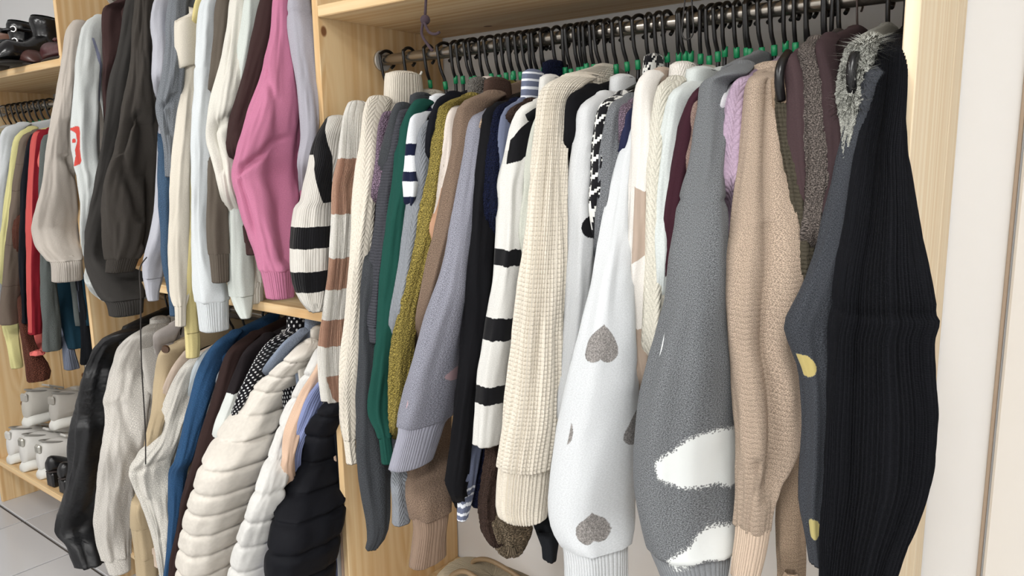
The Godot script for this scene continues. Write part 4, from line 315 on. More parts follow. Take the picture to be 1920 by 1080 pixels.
func plain_material(hex: String, rough := 0.6, metal := 0.0, bump := 0.0) -> StandardMaterial3D:
	var key := "plain" + hex + str(rough) + str(metal) + str(bump)
	if mats.has(key):
		return mats[key]
	var m := StandardMaterial3D.new()
	m.albedo_color = Color.html(hex)
	m.roughness = rough
	m.metallic = metal
	if bump > 0.0:
		m.heightmap_enabled = true
		m.heightmap_texture = tile("leather", false)
		m.heightmap_scale = bump
		m.uv1_triplanar = true
		m.uv1_scale = Vector3.ONE * 8.0
	mats[key] = m
	return m

func wood_material(pale: String, deep: String, seed_of: int, staves: int) -> StandardMaterial3D:
	# pine: growth rings stretched along the grain, a few knots; the picture is 0.5 m across and 2 m along the grain
	var w := 256
	var h := 768
	var im := Image.create(w, h, false, Image.FORMAT_RGB8)
	var a := Color.html(pale)
	var b := Color.html(deep)
	var r := RandomNumberGenerator.new()
	r.seed = seed_of
	var knots := []
	for i in 5:
		knots.append(Vector2(r.randf(), r.randf()))
	var shift := []
	for i in staves + 1:
		shift.append(r.randf() * 20.0)
	for y in h:
		for x in w:
			var u := float(x) / w
			var v := float(y) / h
			var st := int(u * staves)
			var off: float = shift[st]
			var pull := 0.0
			var dark := 0.0
			for k in knots:
				var d := Vector2((u - k.x) * 0.5, (v - k.y) * 2.0)
				var l := Vector2(d.x, d.y * 0.35).length()
				pull += 0.035 * exp(-l * l / 0.0012) * signf(d.x + 0.0001)
				dark += smoothstep(0.0095, 0.0055, Vector2(d.x, d.y * 0.7).length())
			var q := u * 0.5 + pull
			var ring := noise.get_noise_3d(q * 42.0 + off, v * 1.1, off) + 0.35 * sin(q * 230.0 + off * 5.0 + 3.0 * noise.get_noise_2d(q * 9.0, v * 1.6 + off))
			var t := clampf(0.42 + 0.42 * ring, 0.0, 1.0)
			t += 0.10 * noise.get_noise_3d(u * 160.0, v * 14.0, off) + 0.10 * noise.get_noise_2d(off * 3.0, 5.0)
			var c := a.lerp(b, clampf(t, 0.0, 1.0))
			c = c.lerp(Color.html("6b4226"), clampf(dark, 0.0, 1.0) * 0.85)
			im.set_pixel(x, y, c)
	var m := StandardMaterial3D.new()
	m.resource_name = "pine"
	m.albedo_texture = ImageTexture.create_from_image(im)
	m.roughness = 0.55
	m.metallic_specular = 0.4
	m.uv1_scale = Vector3(2.0, 0.5, 1.0)
	return m

# ------------------------------------------------------------------ shapes
func grid_mesh(P: Array, U: Array, U2: Array) -> ArrayMesh:
	var nr := P.size()
	var nc: int = P[0].size()
	var pos := PackedVector3Array()
	var nor := PackedVector3Array()
	var uv := PackedVector2Array()
	var uv2 := PackedVector2Array()
	var idx := PackedInt32Array()
	for i in nr:
		var row: PackedVector3Array = P[i]
		var up: PackedVector3Array = P[maxi(i - 1, 0)]
		var dn: PackedVector3Array = P[mini(i + 1, nr - 1)]
		for j in nc:
			var jl := j - 1 if j > 0 else nc - 2
			var jr := j + 1 if j < nc - 1 else 1
			var n := (dn[j] - up[j]).cross(row[jr] - row[jl])
			if n.length_squared() < 1e-16:
				n = Vector3.UP
			pos.append(row[j])
			nor.append(n.normalized())
			uv.append(U[i][j])
			uv2.append(U2[i][j])
	for i in nr - 1:
		for j in nc - 1:
			var a := i * nc + j
			idx.append_array(PackedInt32Array([a, a + 1, a + nc, a + 1, a + nc + 1, a + nc]))
	var arr := []
	arr.resize(Mesh.ARRAY_MAX)
	arr[Mesh.ARRAY_VERTEX] = pos
	arr[Mesh.ARRAY_NORMAL] = nor
	arr[Mesh.ARRAY_TEX_UV] = uv
	arr[Mesh.ARRAY_TEX_UV2] = uv2
	arr[Mesh.ARRAY_INDEX] = idx
	var m := ArrayMesh.new()
	m.add_surface_from_arrays(Mesh.PRIMITIVE_TRIANGLES, arr)
	return m

func row_at(rows: Array, t: float) -> Array:
	# Catmull-Rom through the traced cross-sections: front edge, back edge
	var n := rows.size() / 6
	var k := 0
	while k < n - 2 and t > rows[(k + 1) * 6]:
		k += 1
	var ta: float = rows[k * 6]
	var tb: float = rows[(k + 1) * 6]
	var a := clampf((t - ta) / maxf(tb - ta, 1e-5), 0.0, 1.0)
	var k0 := maxi(k - 1, 0) * 6
	var k1 := k * 6
	var k2 := (k + 1) * 6
	var k3 := mini(k + 2, n - 1) * 6
	var o := []
	for c in range(1, 6):
		o.append(cubic_interpolate(rows[k1 + c], rows[k2 + c], rows[k0 + c], rows[k3 + c], a))
	return [Vector3(o[0], o[1], o[2]), Vector3(o[3], o[1], o[4])]

func tube_of_cloth(rows: Array, t0: float, t1: float, o: Dictionary, base: Vector3) -> ArrayMesh:
	# A flattened tube of cloth hung along its rows, with folds, ribs or quilting, closed at the top and open with a turned-in hem below.
	var length: float = o.length
	var nv: int = o.get("nv", 40)
	var nc: int = o.get("nc", 28)
	var th: float = o.th
	var fold: float = o.get("fold", 0.005)
	var sd: float = o.get("seed", 0.0)
	var puff: float = o.get("puff", 0.0)
	var ribs: float = o.get("ribgeo", 0.0)
	var fuzz: float = o.get("fuzz", 0.0)
	var crease: float = o.get("crease", 0.0)
	var tilt: float = o.get("tilt", 0.0)
	var grow: float = o.get("grow", 1.0)
	var seams: Array = o.get("seam", [])
	var slope: float = o.get("slope", 0.0)
	var pad: Array = o.get("padv", [])
	var lines: Array = o.get("lines", [])
	var cap: bool = o.get("cap", true)
	var round_of: float = o.get("round", 0.8)
	var P := []
	var U := []
	var U2 := []
	var around := 0.0
	var mid := row_at(rows, lerpf(t0, t1, 0.5))
	around = 2.0 * (mid[1] - mid[0]).length() + th
	var last_c := Vector3.ZERO
	var steps := []
	if cap:
		steps.append([t0, 0.02, 0.008])
		steps.append([t0, 0.55, 0.0065])
		steps.append([t0, 0.86, 0.0035])
	for i in nv + 1:
		steps.append([lerpf(t0, t1, float(i) / nv), 1.0, 0.0])
	steps.append([t1, 0.9, -0.003])
	steps.append([t1, 0.72, 0.003])
	steps.append([t1, 0.45, 0.014])
	for s in steps:
		var t: float = s[0]
		var e := row_at(rows, t)
		var L: Vector3 = e[0]
		var R: Vector3 = e[1]
		var A := R - L
		A.y = 0.0
		var w := maxf(A.length(), 0.012)
		A = A / w
		var B := Vector3(-A.z, 0.0, A.x)
		var along := t * length
		var prof := lerpf(0.42, 1.0, smoothstep(0.0, 0.16, along)) if o.get("taper", true) else 1.0
		var hw := w * 0.5 * grow
		var ht := minf(th * prof, w * 0.85 + 0.004) * 0.5 * grow
		var q := 1.0
		if puff > 0.0:
			q = 1.0 - pow(absf(2.0 * fposmod(puff * t, 1.0) - 1.0), 5.0)
			ht *= 0.8 + 0.2 * q
			hw += 0.008 * (q - 0.8)
		for sm in seams:
			var k := exp(-pow((t - sm) * length / 0.005, 2.0))
			ht *= 1.0 - 0.16 * k
			hw -= 0.0025 * k
		if pad.size() == 2 and t > pad[0] and t < pad[1]:
			ht += 0.009 * pow(absf(sin((t - pad[0]) / (pad[1] - pad[0]) * PI * 9.0)), 0.6) - 0.004
		var C := (L + R) * 0.5 + Vector3(0.0, s[2], 0.0)
		var ring := PackedVector3Array()
		var ru := PackedVector2Array()
		var ru2 := PackedVector2Array()
		for j in nc + 1:
			var ph := TAU * float(j) / nc
			var cs := cos(ph)
			var sn := sin(ph)
			var ce := signf(cs) * pow(absf(cs), round_of)
			var se := signf(sn) * pow(absf(sn), round_of)
			var half := ph / PI if ph <= PI else 2.0 - ph / PI
			var nrm := (-A * cs / hw + B * sn / maxf(ht, 0.004)).normalized()
			var d := 0.0
			var dent := 0.0
			if fold > 0.0:
				d = fold * smoothstep(0.0, 0.2, along) * (noise.get_noise_3d(cs * 1.3 + sd, sn * 1.3, along * 3.2) * 1.5 + 0.3 * noise.get_noise_3d(cs * 2.2, sn * 2.2 + sd, along * 13.0 + cs * 3.0))
			if puff > 0.0:
				d += 0.0025 * noise.get_noise_3d(cs * 9.0, sn * 9.0 + sd, along * 30.0) * (1.4 - q)
			if ribs > 0.0:
				d += 0.0022 * cos(TAU * ribs * half) * smoothstep(0.0, 0.1, along)
			if fuzz > 0.0:
				d += fuzz * noise.get_noise_3d(cs * 40.0 + sd, sn * 40.0, along * 160.0)
			if crease > 0.0 and ph <= PI:
				d -= 0.035 * exp(-pow((half - crease - 0.04 * sin(along * 7.0)) / 0.045, 2.0)) * smoothstep(0.1, 0.35, along)
			if ph <= PI:
				for q0 in range(0, lines.size(), 6):
					var fa := Vector2(lines[q0] * w * 1.15, lines[q0 + 1] * length)
					var fb := Vector2(lines[q0 + 2] * w * 1.15, lines[q0 + 3] * length)
					var here := Vector2(half * w * 1.15, along)
					var near := Geometry2D.get_closest_point_to_segment(here, fa, fb)
					var gone := here.distance_to(near) / float(lines[q0 + 5])
					if gone < 3.0:
						dent = maxf(dent, lines[q0 + 4] * exp(-gone * gone))
				d -= minf(dent, ht * maxf(sn, 0.0) * 0.9)
			var p: Vector3 = C + (-A * hw * ce + B * ht * se) * s[1] + nrm * d * s[1]
			p.y -= slope * (1.0 - half)
			if tilt != 0.0:
				p.y -= tilt * half * smoothstep(0.8, 1.0, t)
			ring.append(p - base)
			ru.append(Vector2(ph / TAU * around, along))
			var across := half if ph <= PI + 0.001 else (0.996 if ph < PI * 1.5 else 0.004)
			ru2.append(Vector2(clampf(across, 0.004, 0.996), clampf(t, 0.002, 0.998)))
		P.append(ring)
		U.append(ru)
		U2.append(ru2)
	return grid_mesh(P, U, U2)

func tube(points: PackedVector3Array, radius: float, sides := 8) -> ArrayMesh:
	var P := []
	var U := []
	var along := 0.0
	var side := Vector3.ZERO
	for i in points.size():
		var d := (points[mini(i + 1, points.size() - 1)] - points[maxi(i - 1, 0)]).normalized()
		if side == Vector3.ZERO:
			side = d.cross(Vector3(0.31, 0.2, 0.93)).normalized()
		side = (side - d * side.dot(d)).normalized()
		var other := d.cross(side)
		if i > 0:
			along += points[i].distance_to(points[i - 1])
		var ends := [0.02, 1.0] if i == 0 else ([1.0, 0.02] if i == points.size() - 1 else [1.0])
		for k in ends:
			var ring := PackedVector3Array()
			var ru := PackedVector2Array()
			for j in sides + 1:
				var a := TAU * j / sides
				ring.append(points[i] + (side * cos(a) + other * sin(a)) * radius * k)
				ru.append(Vector2(float(j) / sides * radius * TAU, along))
			P.append(ring)
			U.append(ru)
	return grid_mesh(P, U, U)

func smooth_path(c: Array, n: int) -> PackedVector3Array:
	var out := PackedVector3Array()
	for i in c.size() - 1:
		for k in n:
			out.append(c[i].cubic_interpolate(c[i + 1], c[maxi(i - 1, 0)], c[mini(i + 2, c.size() - 1)], float(k) / n))
	out.append(c[c.size() - 1])
	return out

func face(st: SurfaceTool, pts: Array, n: Vector3, grain: int, shift: Vector2) -> void:
	var turned: bool = (pts[1] - pts[0]).cross(pts[2] - pts[0]).dot(n) > 0.0
	if turned:
		pts.reverse()
	var ax := absf(n.x)
	var ay := absf(n.y)
	var az := absf(n.z)
	var m := 0 if ax >= ay and ax >= az else (1 if ay >= az else 2)
	var g := grain
	if m == g:
		g = (g + 1) % 3
	var o := 3 - m - g
	for i in range(1, pts.size() - 1):
		for p in [pts[0], pts[i], pts[i + 1]]:
			st.set_normal(n)
			st.set_uv(Vector2(p[o], p[g]) + shift)
			st.add_vertex(p)

func board(size: Vector3, bevel := 0.002, grain := 1, shift := Vector2.ZERO, centre := Vector3.ZERO) -> ArrayMesh:
	# a box with its edges taken off; the picture of the wood runs along the axis «grain»
	var st := SurfaceTool.new()
	st.begin(Mesh.PRIMITIVE_TRIANGLES)
	var h := size * 0.5
	var b := minf(bevel, minf(h.x, minf(h.y, h.z)) * 0.9)
	for ax in 3:
		var a1 := (ax + 1) % 3
		var a2 := (ax + 2) % 3
		for s in [-1.0, 1.0]:
			var n := Vector3.ZERO
			n[ax] = s
			var q := []
			for c in [[-1.0, -1.0], [1.0, -1.0], [1.0, 1.0], [-1.0, 1.0]]:
				var p := Vector3.ZERO
				p[ax] = s * h[ax]
				p[a1] = c[0] * (h[a1] - b)
				p[a2] = c[1] * (h[a2] - b)
				q.append(p + centre)
			face(st, q, n, grain, shift)
			for s2 in [-1.0, 1.0]:
				var n2 := Vector3.ZERO
				n2[ax] = s
				n2[a1] = s2
				var e := []
				for c in [[0, -1.0], [1, -1.0], [1, 1.0], [0, 1.0]]:
					var p := Vector3.ZERO
					p[ax] = s * (h[ax] - (b if c[0] == 1 else 0.0))
					p[a1] = s2 * (h[a1] - (b if c[0] == 0 else 0.0))
					p[a2] = c[1] * (h[a2] - b)
					e.append(p + centre)
				face(st, e, n2.normalized(), grain, shift)
	for sx in [-1.0, 1.0]:
		for sy in [-1.0, 1.0]:
			for sz in [-1.0, 1.0]:
				var k := Vector3(sx, sy, sz)
				face(st, [k * Vector3(h.x, h.y - b, h.z - b) + centre, k * Vector3(h.x - b, h.y, h.z - b) + centre, k * Vector3(h.x - b, h.y - b, h.z) + centre], k.normalized(), grain, shift)
	return st.commit()

func slab(lo: Vector3, hi: Vector3, bevel := 0.002, grain := 1) -> ArrayMesh:
	return board(hi - lo, bevel, grain, Vector2(rng.randf(), rng.randf()), (lo + hi) * 0.5)

# ------------------------------------------------------------------ garments
func garment(g: Dictionary, gap: float, number: int) -> void:
	var bay: Dictionary = BAYS[g.bay]
	var base := Vector3(g.x, g.y, RAIL_Z)
	var o := thing(g.name, g.label, g.cat, base, bay.group)
	var printed: Texture2D = null
	if g.has("print"):
		printed = print_texture(g.print)
	var tex: String = "hound" if g.has("hound") else g.tex
	var m := cloth_material(g.col, tex, printed)
	var plain := cloth_material(g.col, tex)
	var opt := {"length": g.length, "th": g.th, "seed": number * 3.7, "nv": 44, "nc": 30}
	for k in ["fold", "puff", "ribgeo", "fuzz", "crease", "tilt", "seam", "padv", "lines"]:
		if g.has(k):
			opt[k] = g[k]
	if g.has("puff"):
		opt.nv = int(g.puff * 14.0)
		opt.nc = 48
		opt.fold = 0.004
	if g.has("ribgeo"):
		opt.nc = int(g.ribgeo * 12.0)
		opt.nv = 60
	if g.has("fuzz"):
		opt.nc = 64
		opt.nv = 110
	if g.has("padv"):
		opt.nv = 110
	if g.has("crease"):
		opt.nc = 90
		opt.nv = 70
	if g.has("lines"):
		opt.nc = 80
		opt.nv = 100
	if g.has("seam"):
		opt.nv = 120
	var stop := 1.4 if g.has("short") else 1.0
	if g.rows[g.rows.size() - 6] < stop:
		stop = g.rows[g.rows.size() - 6]
	var cuffed := not g.has("nocuff") and not g.has("short")
	var at: float = g.get("cuff", 0.93)
	part("sleeve", tube_of_cloth(g.rows, 0.0, at if cuffed else stop, opt, base), m, o)
	if cuffed:
		var c := opt.duplicate()
		c.merge({"nv": 10, "grow": 0.97, "cap": false, "fold": 0.002, "taper": false, "th": float(g.th) * 0.85}, true)
		c.erase("seam")
		c.erase("lines")
		c.nc = maxi(c.nc, 40)
		part("cuff", tube_of_cloth(g.rows, at - 0.004, 1.0, c, base), cloth_material(g.col, g.get("cuff_tex", tex), printed), o)
	if g.has("strapv"):
		var c := opt.duplicate()
		c.merge({"nv": 6, "grow": 1.08, "cap": false, "fold": 0.0}, true)
		part("cuff_strap", tube_of_cloth(g.rows, g.strapv[0], g.strapv[1], c, base), plain, o)
	# body: a flat hanging shape in the plane of its hanger
	var y: float = g.y
	var x: float = g.x
	var zf: float = minf(g.z, 0.42) - 0.015
	var hem: float = bay.low + 0.03 * sin(number * 2.3)
	var b := [0.0, x, y + 0.045, 0.262, x, 0.178, 0.03, x, y + 0.034, 0.31, x, 0.13, 0.09, x, y + 0.014, zf - 0.02, x, 0.065, 0.14, x, y - 0.03, zf, x, 0.045, 0.5, x, lerpf(y, hem, 0.5), zf - 0.02, x, 0.06, 1.0, x, hem, zf - 0.02, x, 0.065]
	var bth := clampf(gap * 0.9, 0.012, 0.034)
	part("body", tube_of_cloth(b, 0.0, 1.0, {"length": y - hem, "th": bth, "nv": 22, "nc": 26, "fold": 0.003, "seed": number * 1.3, "taper": false, "round": 0.6}, base), plain, o)
	var s := [0.0, x, y - 0.005, 0.085, x, 0.035, 0.3, x, y - 0.12, 0.09, x, 0.018, 1.0, x, y - 0.5, 0.085, x, 0.02]
	part("sleeve", tube_of_cloth(s, 0.0, 1.0, {"length": 0.5, "th": bth, "nv": 10, "nc": 16, "fold": 0.002}, base), plain, o)
	if g.has("collar"):
		var k: Array = g.collar
		var w: float = k[1] - k[0]
		x += k[4]
		var r := [0.0, x, k[3], k[1] - w * 0.08, x, k[0] + w * 0.08, 0.15, x, lerpf(k[3], k[2], 0.12), k[1], x, k[0], 1.0, x, k[2] - 0.02, k[1] + 0.008, x, k[0] - 0.008]
		var cm := cloth_material(g.get("collar_col", g.col), g.get("collar_tex", tex))
		if g.has("collar_stripes"):
			cm = cloth_material(g.col, "fine", print_texture([["band", 0.08, 0.14, "dfe3ea"], ["band", 0.26, 0.32, "dfe3ea"], ["band", 0.44, 0.5, "dfe3ea"], ["band", 0.62, 0.68, "dfe3ea"], ["band", 0.8, 0.86, "dfe3ea"]]))
		if g.has("collar_lines"):
			cm = cloth_material(g.col, "fine", print_texture([["poly", 0.1, 0.1, 0.7, 0.0, 0.72, 0.14, 0.3, 0.3, 0.24, 0.6, 0.15, 0.6, "1c1a1c"], ["poly", 0.2, 0.75, 0.5, 0.62, 0.62, 0.8, 0.8, 0.6, 0.84, 0.7, 0.6, 0.98, 0.45, 0.82, 0.24, 0.92, "1c1a1c"]]))
		part("collar", tube_of_cloth(r, 0.0, 1.0, {"length": k[3] - k[2] + 0.02, "th": clampf(gap * 1.3, 0.024, 0.05), "nv": 10, "nc": 26, "fold": 0.002, "taper": false, "cap": true, "slope": g.get("collar_slope", 0.0)}, base), cm, o)
	if g.has("collarstripes"):
		for i in 2:
			part("stripe", board(Vector3(0.004, 0.012, 0.05), 0.001), plain_material("d8d8d2", 0.9), o, Vector3(bth * 0.5 + 0.012, 0.03 - 0.028 * i, 0.09 + 0.02 * i))
	if g.has("button"):
		var cy := CylinderMesh.new()
		cy.top_radius = 0.010
		cy.bottom_radius = 0.012
		cy.height = 0.006
		cy.radial_segments = 20
		var bt := part("button", cy, plain_material("4a3322", 0.35), o, Vector3(g.button[0], g.button[1], g.button[2]) - base)
		bt.rotation = Vector3(PI / 2.0, 0.7, 0.0)
	if g.has("furgeo"):
		fur(o, g, base)

func fur(o: Node3D, g: Dictionary, base: Vector3) -> void:
	# loose hairs standing out of the faux fur
	var st := SurfaceTool.new()
	st.begin(Mesh.PRIMITIVE_TRIANGLES)
	for i in 1500:
		var e := row_at(g.rows, rng.randf() * 0.72)
		var A: Vector3 = (e[1] - e[0])
		var B := Vector3(-A.z, 0, A.x).normalized()
		var ph := rng.randf_range(-0.5, 3.3)
		var out := (-A.normalized() * cos(ph) + B * sin(ph)).normalized()
		var p: Vector3 = (e[0] + e[1]) * 0.5 - A * 0.5 * cos(ph) + B * float(g.th) * 0.42 * sin(ph) - base
		var tip := p + out * rng.randf_range(0.008, 0.024) + Vector3(rng.randf_range(-0.006, 0.006), rng.randf_range(-0.014, 0.004), 0)
		var side := out.cross(Vector3.UP).normalized() * 0.0005
		for v in [p - side, p + side, tip]:
			st.set_normal(out)
			st.set_uv(Vector2(v.x, v.y))
			st.add_vertex(v)
	var f := part("fur", st.commit(), plain_material("d2d2c9", 0.9), o)
	f.set_meta("kind", "stuff")

func make_hanger_meshes() -> Dictionary:
	# drawn round the rail: the rail's axis runs through the origin along x
	var c := []
	for i in 13:
		var a := deg_to_rad(-150.0 + 215.0 * i / 12.0)
		c.append(Vector3(0.0, 0.0 + 0.0205 * cos(a), 0.0205 * sin(a)))
	var path := [c[0]]
	for i in range(1, 13):
		path.append(c[i])
	path.append(Vector3(0, -0.035, 0.012))
	path.append(Vector3(0, -0.062, 0.001))
	path.append(Vector3(0, -0.1, 0.0))
	var arm := [Vector3(0, -0.152, -0.175), Vector3(0, -0.128, -0.12), Vector3(0, -0.105, -0.04), Vector3(0, -0.096, 0.0), Vector3(0, -0.105, 0.04), Vector3(0, -0.128, 0.12), Vector3(0, -0.152, 0.165)]
	return {"hook": tube(smooth_path(path, 3), 0.0036), "thin": tube(smooth_path(path, 3), 0.0017), "arm": tube(smooth_path(arm, 4), 0.005), "tape": tube(PackedVector3Array([Vector3(0, -0.058, 0.002), Vector3(0, -0.066, 0.001), Vector3(0, -0.075, 0.0)]), 0.0052)}

func hanger(k: Dictionary, x: float, rail: float, kind: String, label: String, group: String) -> void:
	var o := thing("hanger", label, "hanger", Vector3(x, rail, RAIL_Z), group)
	var black := plain_material("100f10", 0.28)
	if kind == "wood":
		black = plain_material("a87b4b", 0.45)
	part("hook", k["thin" if kind == "wire" or kind == "wood" else "hook"], plain_material("4a3f3c", 0.3, 0.6) if kind == "wire" else plain_material("100f10", 0.28), o)
	part("shoulder_bar", k.arm, black, o)
	if kind == "tape":
		part("tape", k.tape, plain_material("0c7a4b", 0.45), o, Vector3(0, rng.randf_range(-0.006, 0.008), 0))
	if label.contains("mohair") or label.contains("fur"):
		# broad moulded shoulder showing at the front of the garment
		part("shoulder_end", tube(smooth_path([Vector3(0.006, -0.095, 0.19), Vector3(0.004, -0.112, 0.212), Vector3(0.004, -0.135, 0.217), Vector3(0.004, -0.158, 0.205)], 5), 0.0065, 14), plain_material("100f10", 0.28), o)
		return
	o.rotation.y = rng.randf_range(-0.32, 0.2)
	o.rotation.z = rng.randf_range(-0.03, 0.03)

# ------------------------------------------------------------------ shoes
func shoe_upper(length: float, width: float, heel_h: float, toe_h: float, rise := 0.0) -> ArrayMesh:
	# rings along the foot from heel (z = 0) to toe (z = length), rounded over the top
	var P := []
	var U := []
	for i in 23:
		var t := i / 22.0
		var w := width * (0.68 + 0.34 * sin(clampf(t * 1.12 - 0.1, 0.0, 1.0) * PI)) * (0.3 + 0.7 * sqrt(clampf(sin(PI * clampf(t * 0.99 + 0.01, 0.0, 1.0)) * 2.6, 0.0, 1.0)))
		var hgt := lerpf(heel_h, toe_h, smoothstep(0.22, 0.7, t)) * sqrt(clampf((1.0 - t) * 7.0, 0.03, 1.0)) * sqrt(clampf(0.45 + t * 9.0, 0.3, 1.0))
		var lift := rise * (1.0 - smoothstep(0.0, 0.65, t))
		var ring := PackedVector3Array()
		var ru := PackedVector2Array()
		for j in 21:
			var a := TAU * j / 20.0
			var c := cos(a)
			var s := sin(a)
			ring.append(Vector3(signf(c) * pow(absf(c), 0.7) * w * 0.5 * (1.0 - 0.25 * maxf(s, 0.0)), lift + hgt * 0.5 + signf(s) * pow(absf(s), 0.75) * hgt * 0.5, t * length))
			ru.append(Vector2(j / 20.0 * 0.2, t * length))
		if i == 0 or i == 22:
			var mid := Vector3.ZERO
			for q in 20:
				mid += ring[q] / 20.0
			var closed := PackedVector3Array()
			for q in 21:
				closed.append(mid.lerp(ring[q], 0.03))
			if i == 0:
				P.append(closed)
				U.append(ru)
				P.append(ring)
				U.append(ru)
			else:
				P.append(ring)
				U.append(ru)
				P.append(closed)
				U.append(ru)
			continue
		P.append(ring)
		U.append(ru)
	return grid_mesh(P, U, U)

func sneaker(label: String, at: Vector3, turn: float, white: String, tab: String, roll := 0.0, flip := false) -> void:
	var o := thing("sneaker", label, "shoe", at, "shoes on the low shelf")
	o.rotation = Vector3(0.0, turn, roll)
	o.scale = Vector3.ONE * 1.12
	var up := plain_material(white, 0.55, 0.0, 0.05)
	part("upper", shoe_upper(0.27, 0.098, 0.1, 0.06), up, o, Vector3(0, 0.034, 0))
	part("sole", shoe_upper(0.282, 0.106, 0.044, 0.038), plain_material("d9d8d2", 0.5), o, Vector3(0, 0, -0.006))
	part("heel_tab", board(Vector3(0.034, 0.034, 0.014), 0.006), plain_material(tab, 0.3, 0.7 if tab == "b9b7ae" else 0.0), o, Vector3(0, 0.112, 0.004))
	var collar := TorusMesh.new()
	collar.inner_radius = 0.024
	collar.outer_radius = 0.035
	var c := part("collar", collar, plain_material("8d8b86", 0.9), o, Vector3(0, 0.124, 0.066))
	c.scale = Vector3(0.8, 0.6, 1.7)
	c.rotation.x = 0.3
	part("tongue", board(Vector3(0.04, 0.008, 0.075), 0.004), up, o, Vector3(0, 0.122, 0.125)).rotation.x = 0.42
	for i in 4:
		part("lace", tube(smooth_path([Vector3(-0.028, 0.105 - 0.01 * i, 0.115 + 0.02 * i), Vector3(0, 0.118 - 0.01 * i, 0.119 + 0.02 * i), Vector3(0.028, 0.105 - 0.01 * i, 0.115 + 0.02 * i)], 4), 0.0028, 6), plain_material("dedcd6", 0.8), o)

func boot(label: String, at: Vector3, turn: float, hex: String, shaft: float, wide: float, buckles: int, gloss := 0.22) -> void:
	var o := thing("boot", label, "boot", at, "boots on the high shelf")
	o.rotation.y = turn
	var hide := plain_material(hex, gloss, 0.0, 0.12)
	part("foot", shoe_upper(0.26, 0.095, 0.12, 0.062), hide, o, Vector3(0, 0.018, 0))
	var P := []
	var U := []
	for i in 16:
		var t := i / 15.0
		var rad := wide * (0.86 + 0.14 * t + 0.03 * sin(t * 11.0))
		var k := 1.0
		var y := 0.07 + shaft * t
		if i == 15:
			y -= 0.05
			k = 0.8
		elif i == 14:
			y = 0.07 + shaft
			k = 0.9
		var ring := PackedVector3Array()
		var ru := PackedVector2Array()
		for j in 25:
			var a := -TAU * j / 24.0
			ring.append(Vector3(cos(a) * rad * k * 0.85, y + 0.008 * sin(a), 0.065 + sin(a) * rad * k * 1.12))
			ru.append(Vector2(j / 24.0 * 0.3, y))
		P.push_front(ring)
		U.push_front(ru)
	part("shaft", grid_mesh(P, U, U), hide, o)
	part("sole", shoe_upper(0.27, 0.102, 0.02, 0.018), plain_material("1b1714", 0.7), o)
	for i in buckles:
		var s := part("strap", tube(smooth_path([Vector3(-wide * 0.9, 0.1 + 0.04 * i, 0.03), Vector3(-wide * 0.7, 0.1 + 0.04 * i, 0.13), Vector3(0, 0.1 + 0.035 * i, 0.155), Vector3(wide * 0.7, 0.1 + 0.04 * i, 0.13), Vector3(wide * 0.9, 0.1 + 0.04 * i, 0.03)], 5), 0.006), hide, o)
		for q in [-1.0, 1.0]:
			var bk := TorusMesh.new()
			bk.inner_radius = 0.006
			bk.outer_radius = 0.012
			var n := part("buckle", bk, plain_material("d8d8d8", 0.18, 1.0), s, Vector3(q * wide * 0.72, 0.1 + 0.04 * i, 0.135))
			n.rotation = Vector3(PI / 2.0, 0.5 * q, 0)

func flat_shoe(called: String, label: String, at: Vector3, turn: float, hex: String, heel: float, where: String) -> void:
	var o := thing(called, label, "shoe", at, where)
	o.rotation.y = turn
	var skin := plain_material(hex, 0.32, 0.0, 0.1)
	part("upper", shoe_upper(0.25, 0.085, 0.06, 0.045, heel), skin, o, Vector3(0, 0.008, 0))
	part("sole", shoe_upper(0.252, 0.088, 0.012, 0.012, heel), plain_material("241a16", 0.6), o)
	if heel > 0.02:
		part("heel", board(Vector3(0.05, heel, 0.05), 0.006), skin, o, Vector3(0, heel * 0.5, 0.028))
	part("bow", board(Vector3(0.045, 0.012, 0.02), 0.005), skin, o, Vector3(0, 0.066 + heel * 0.4, 0.14))

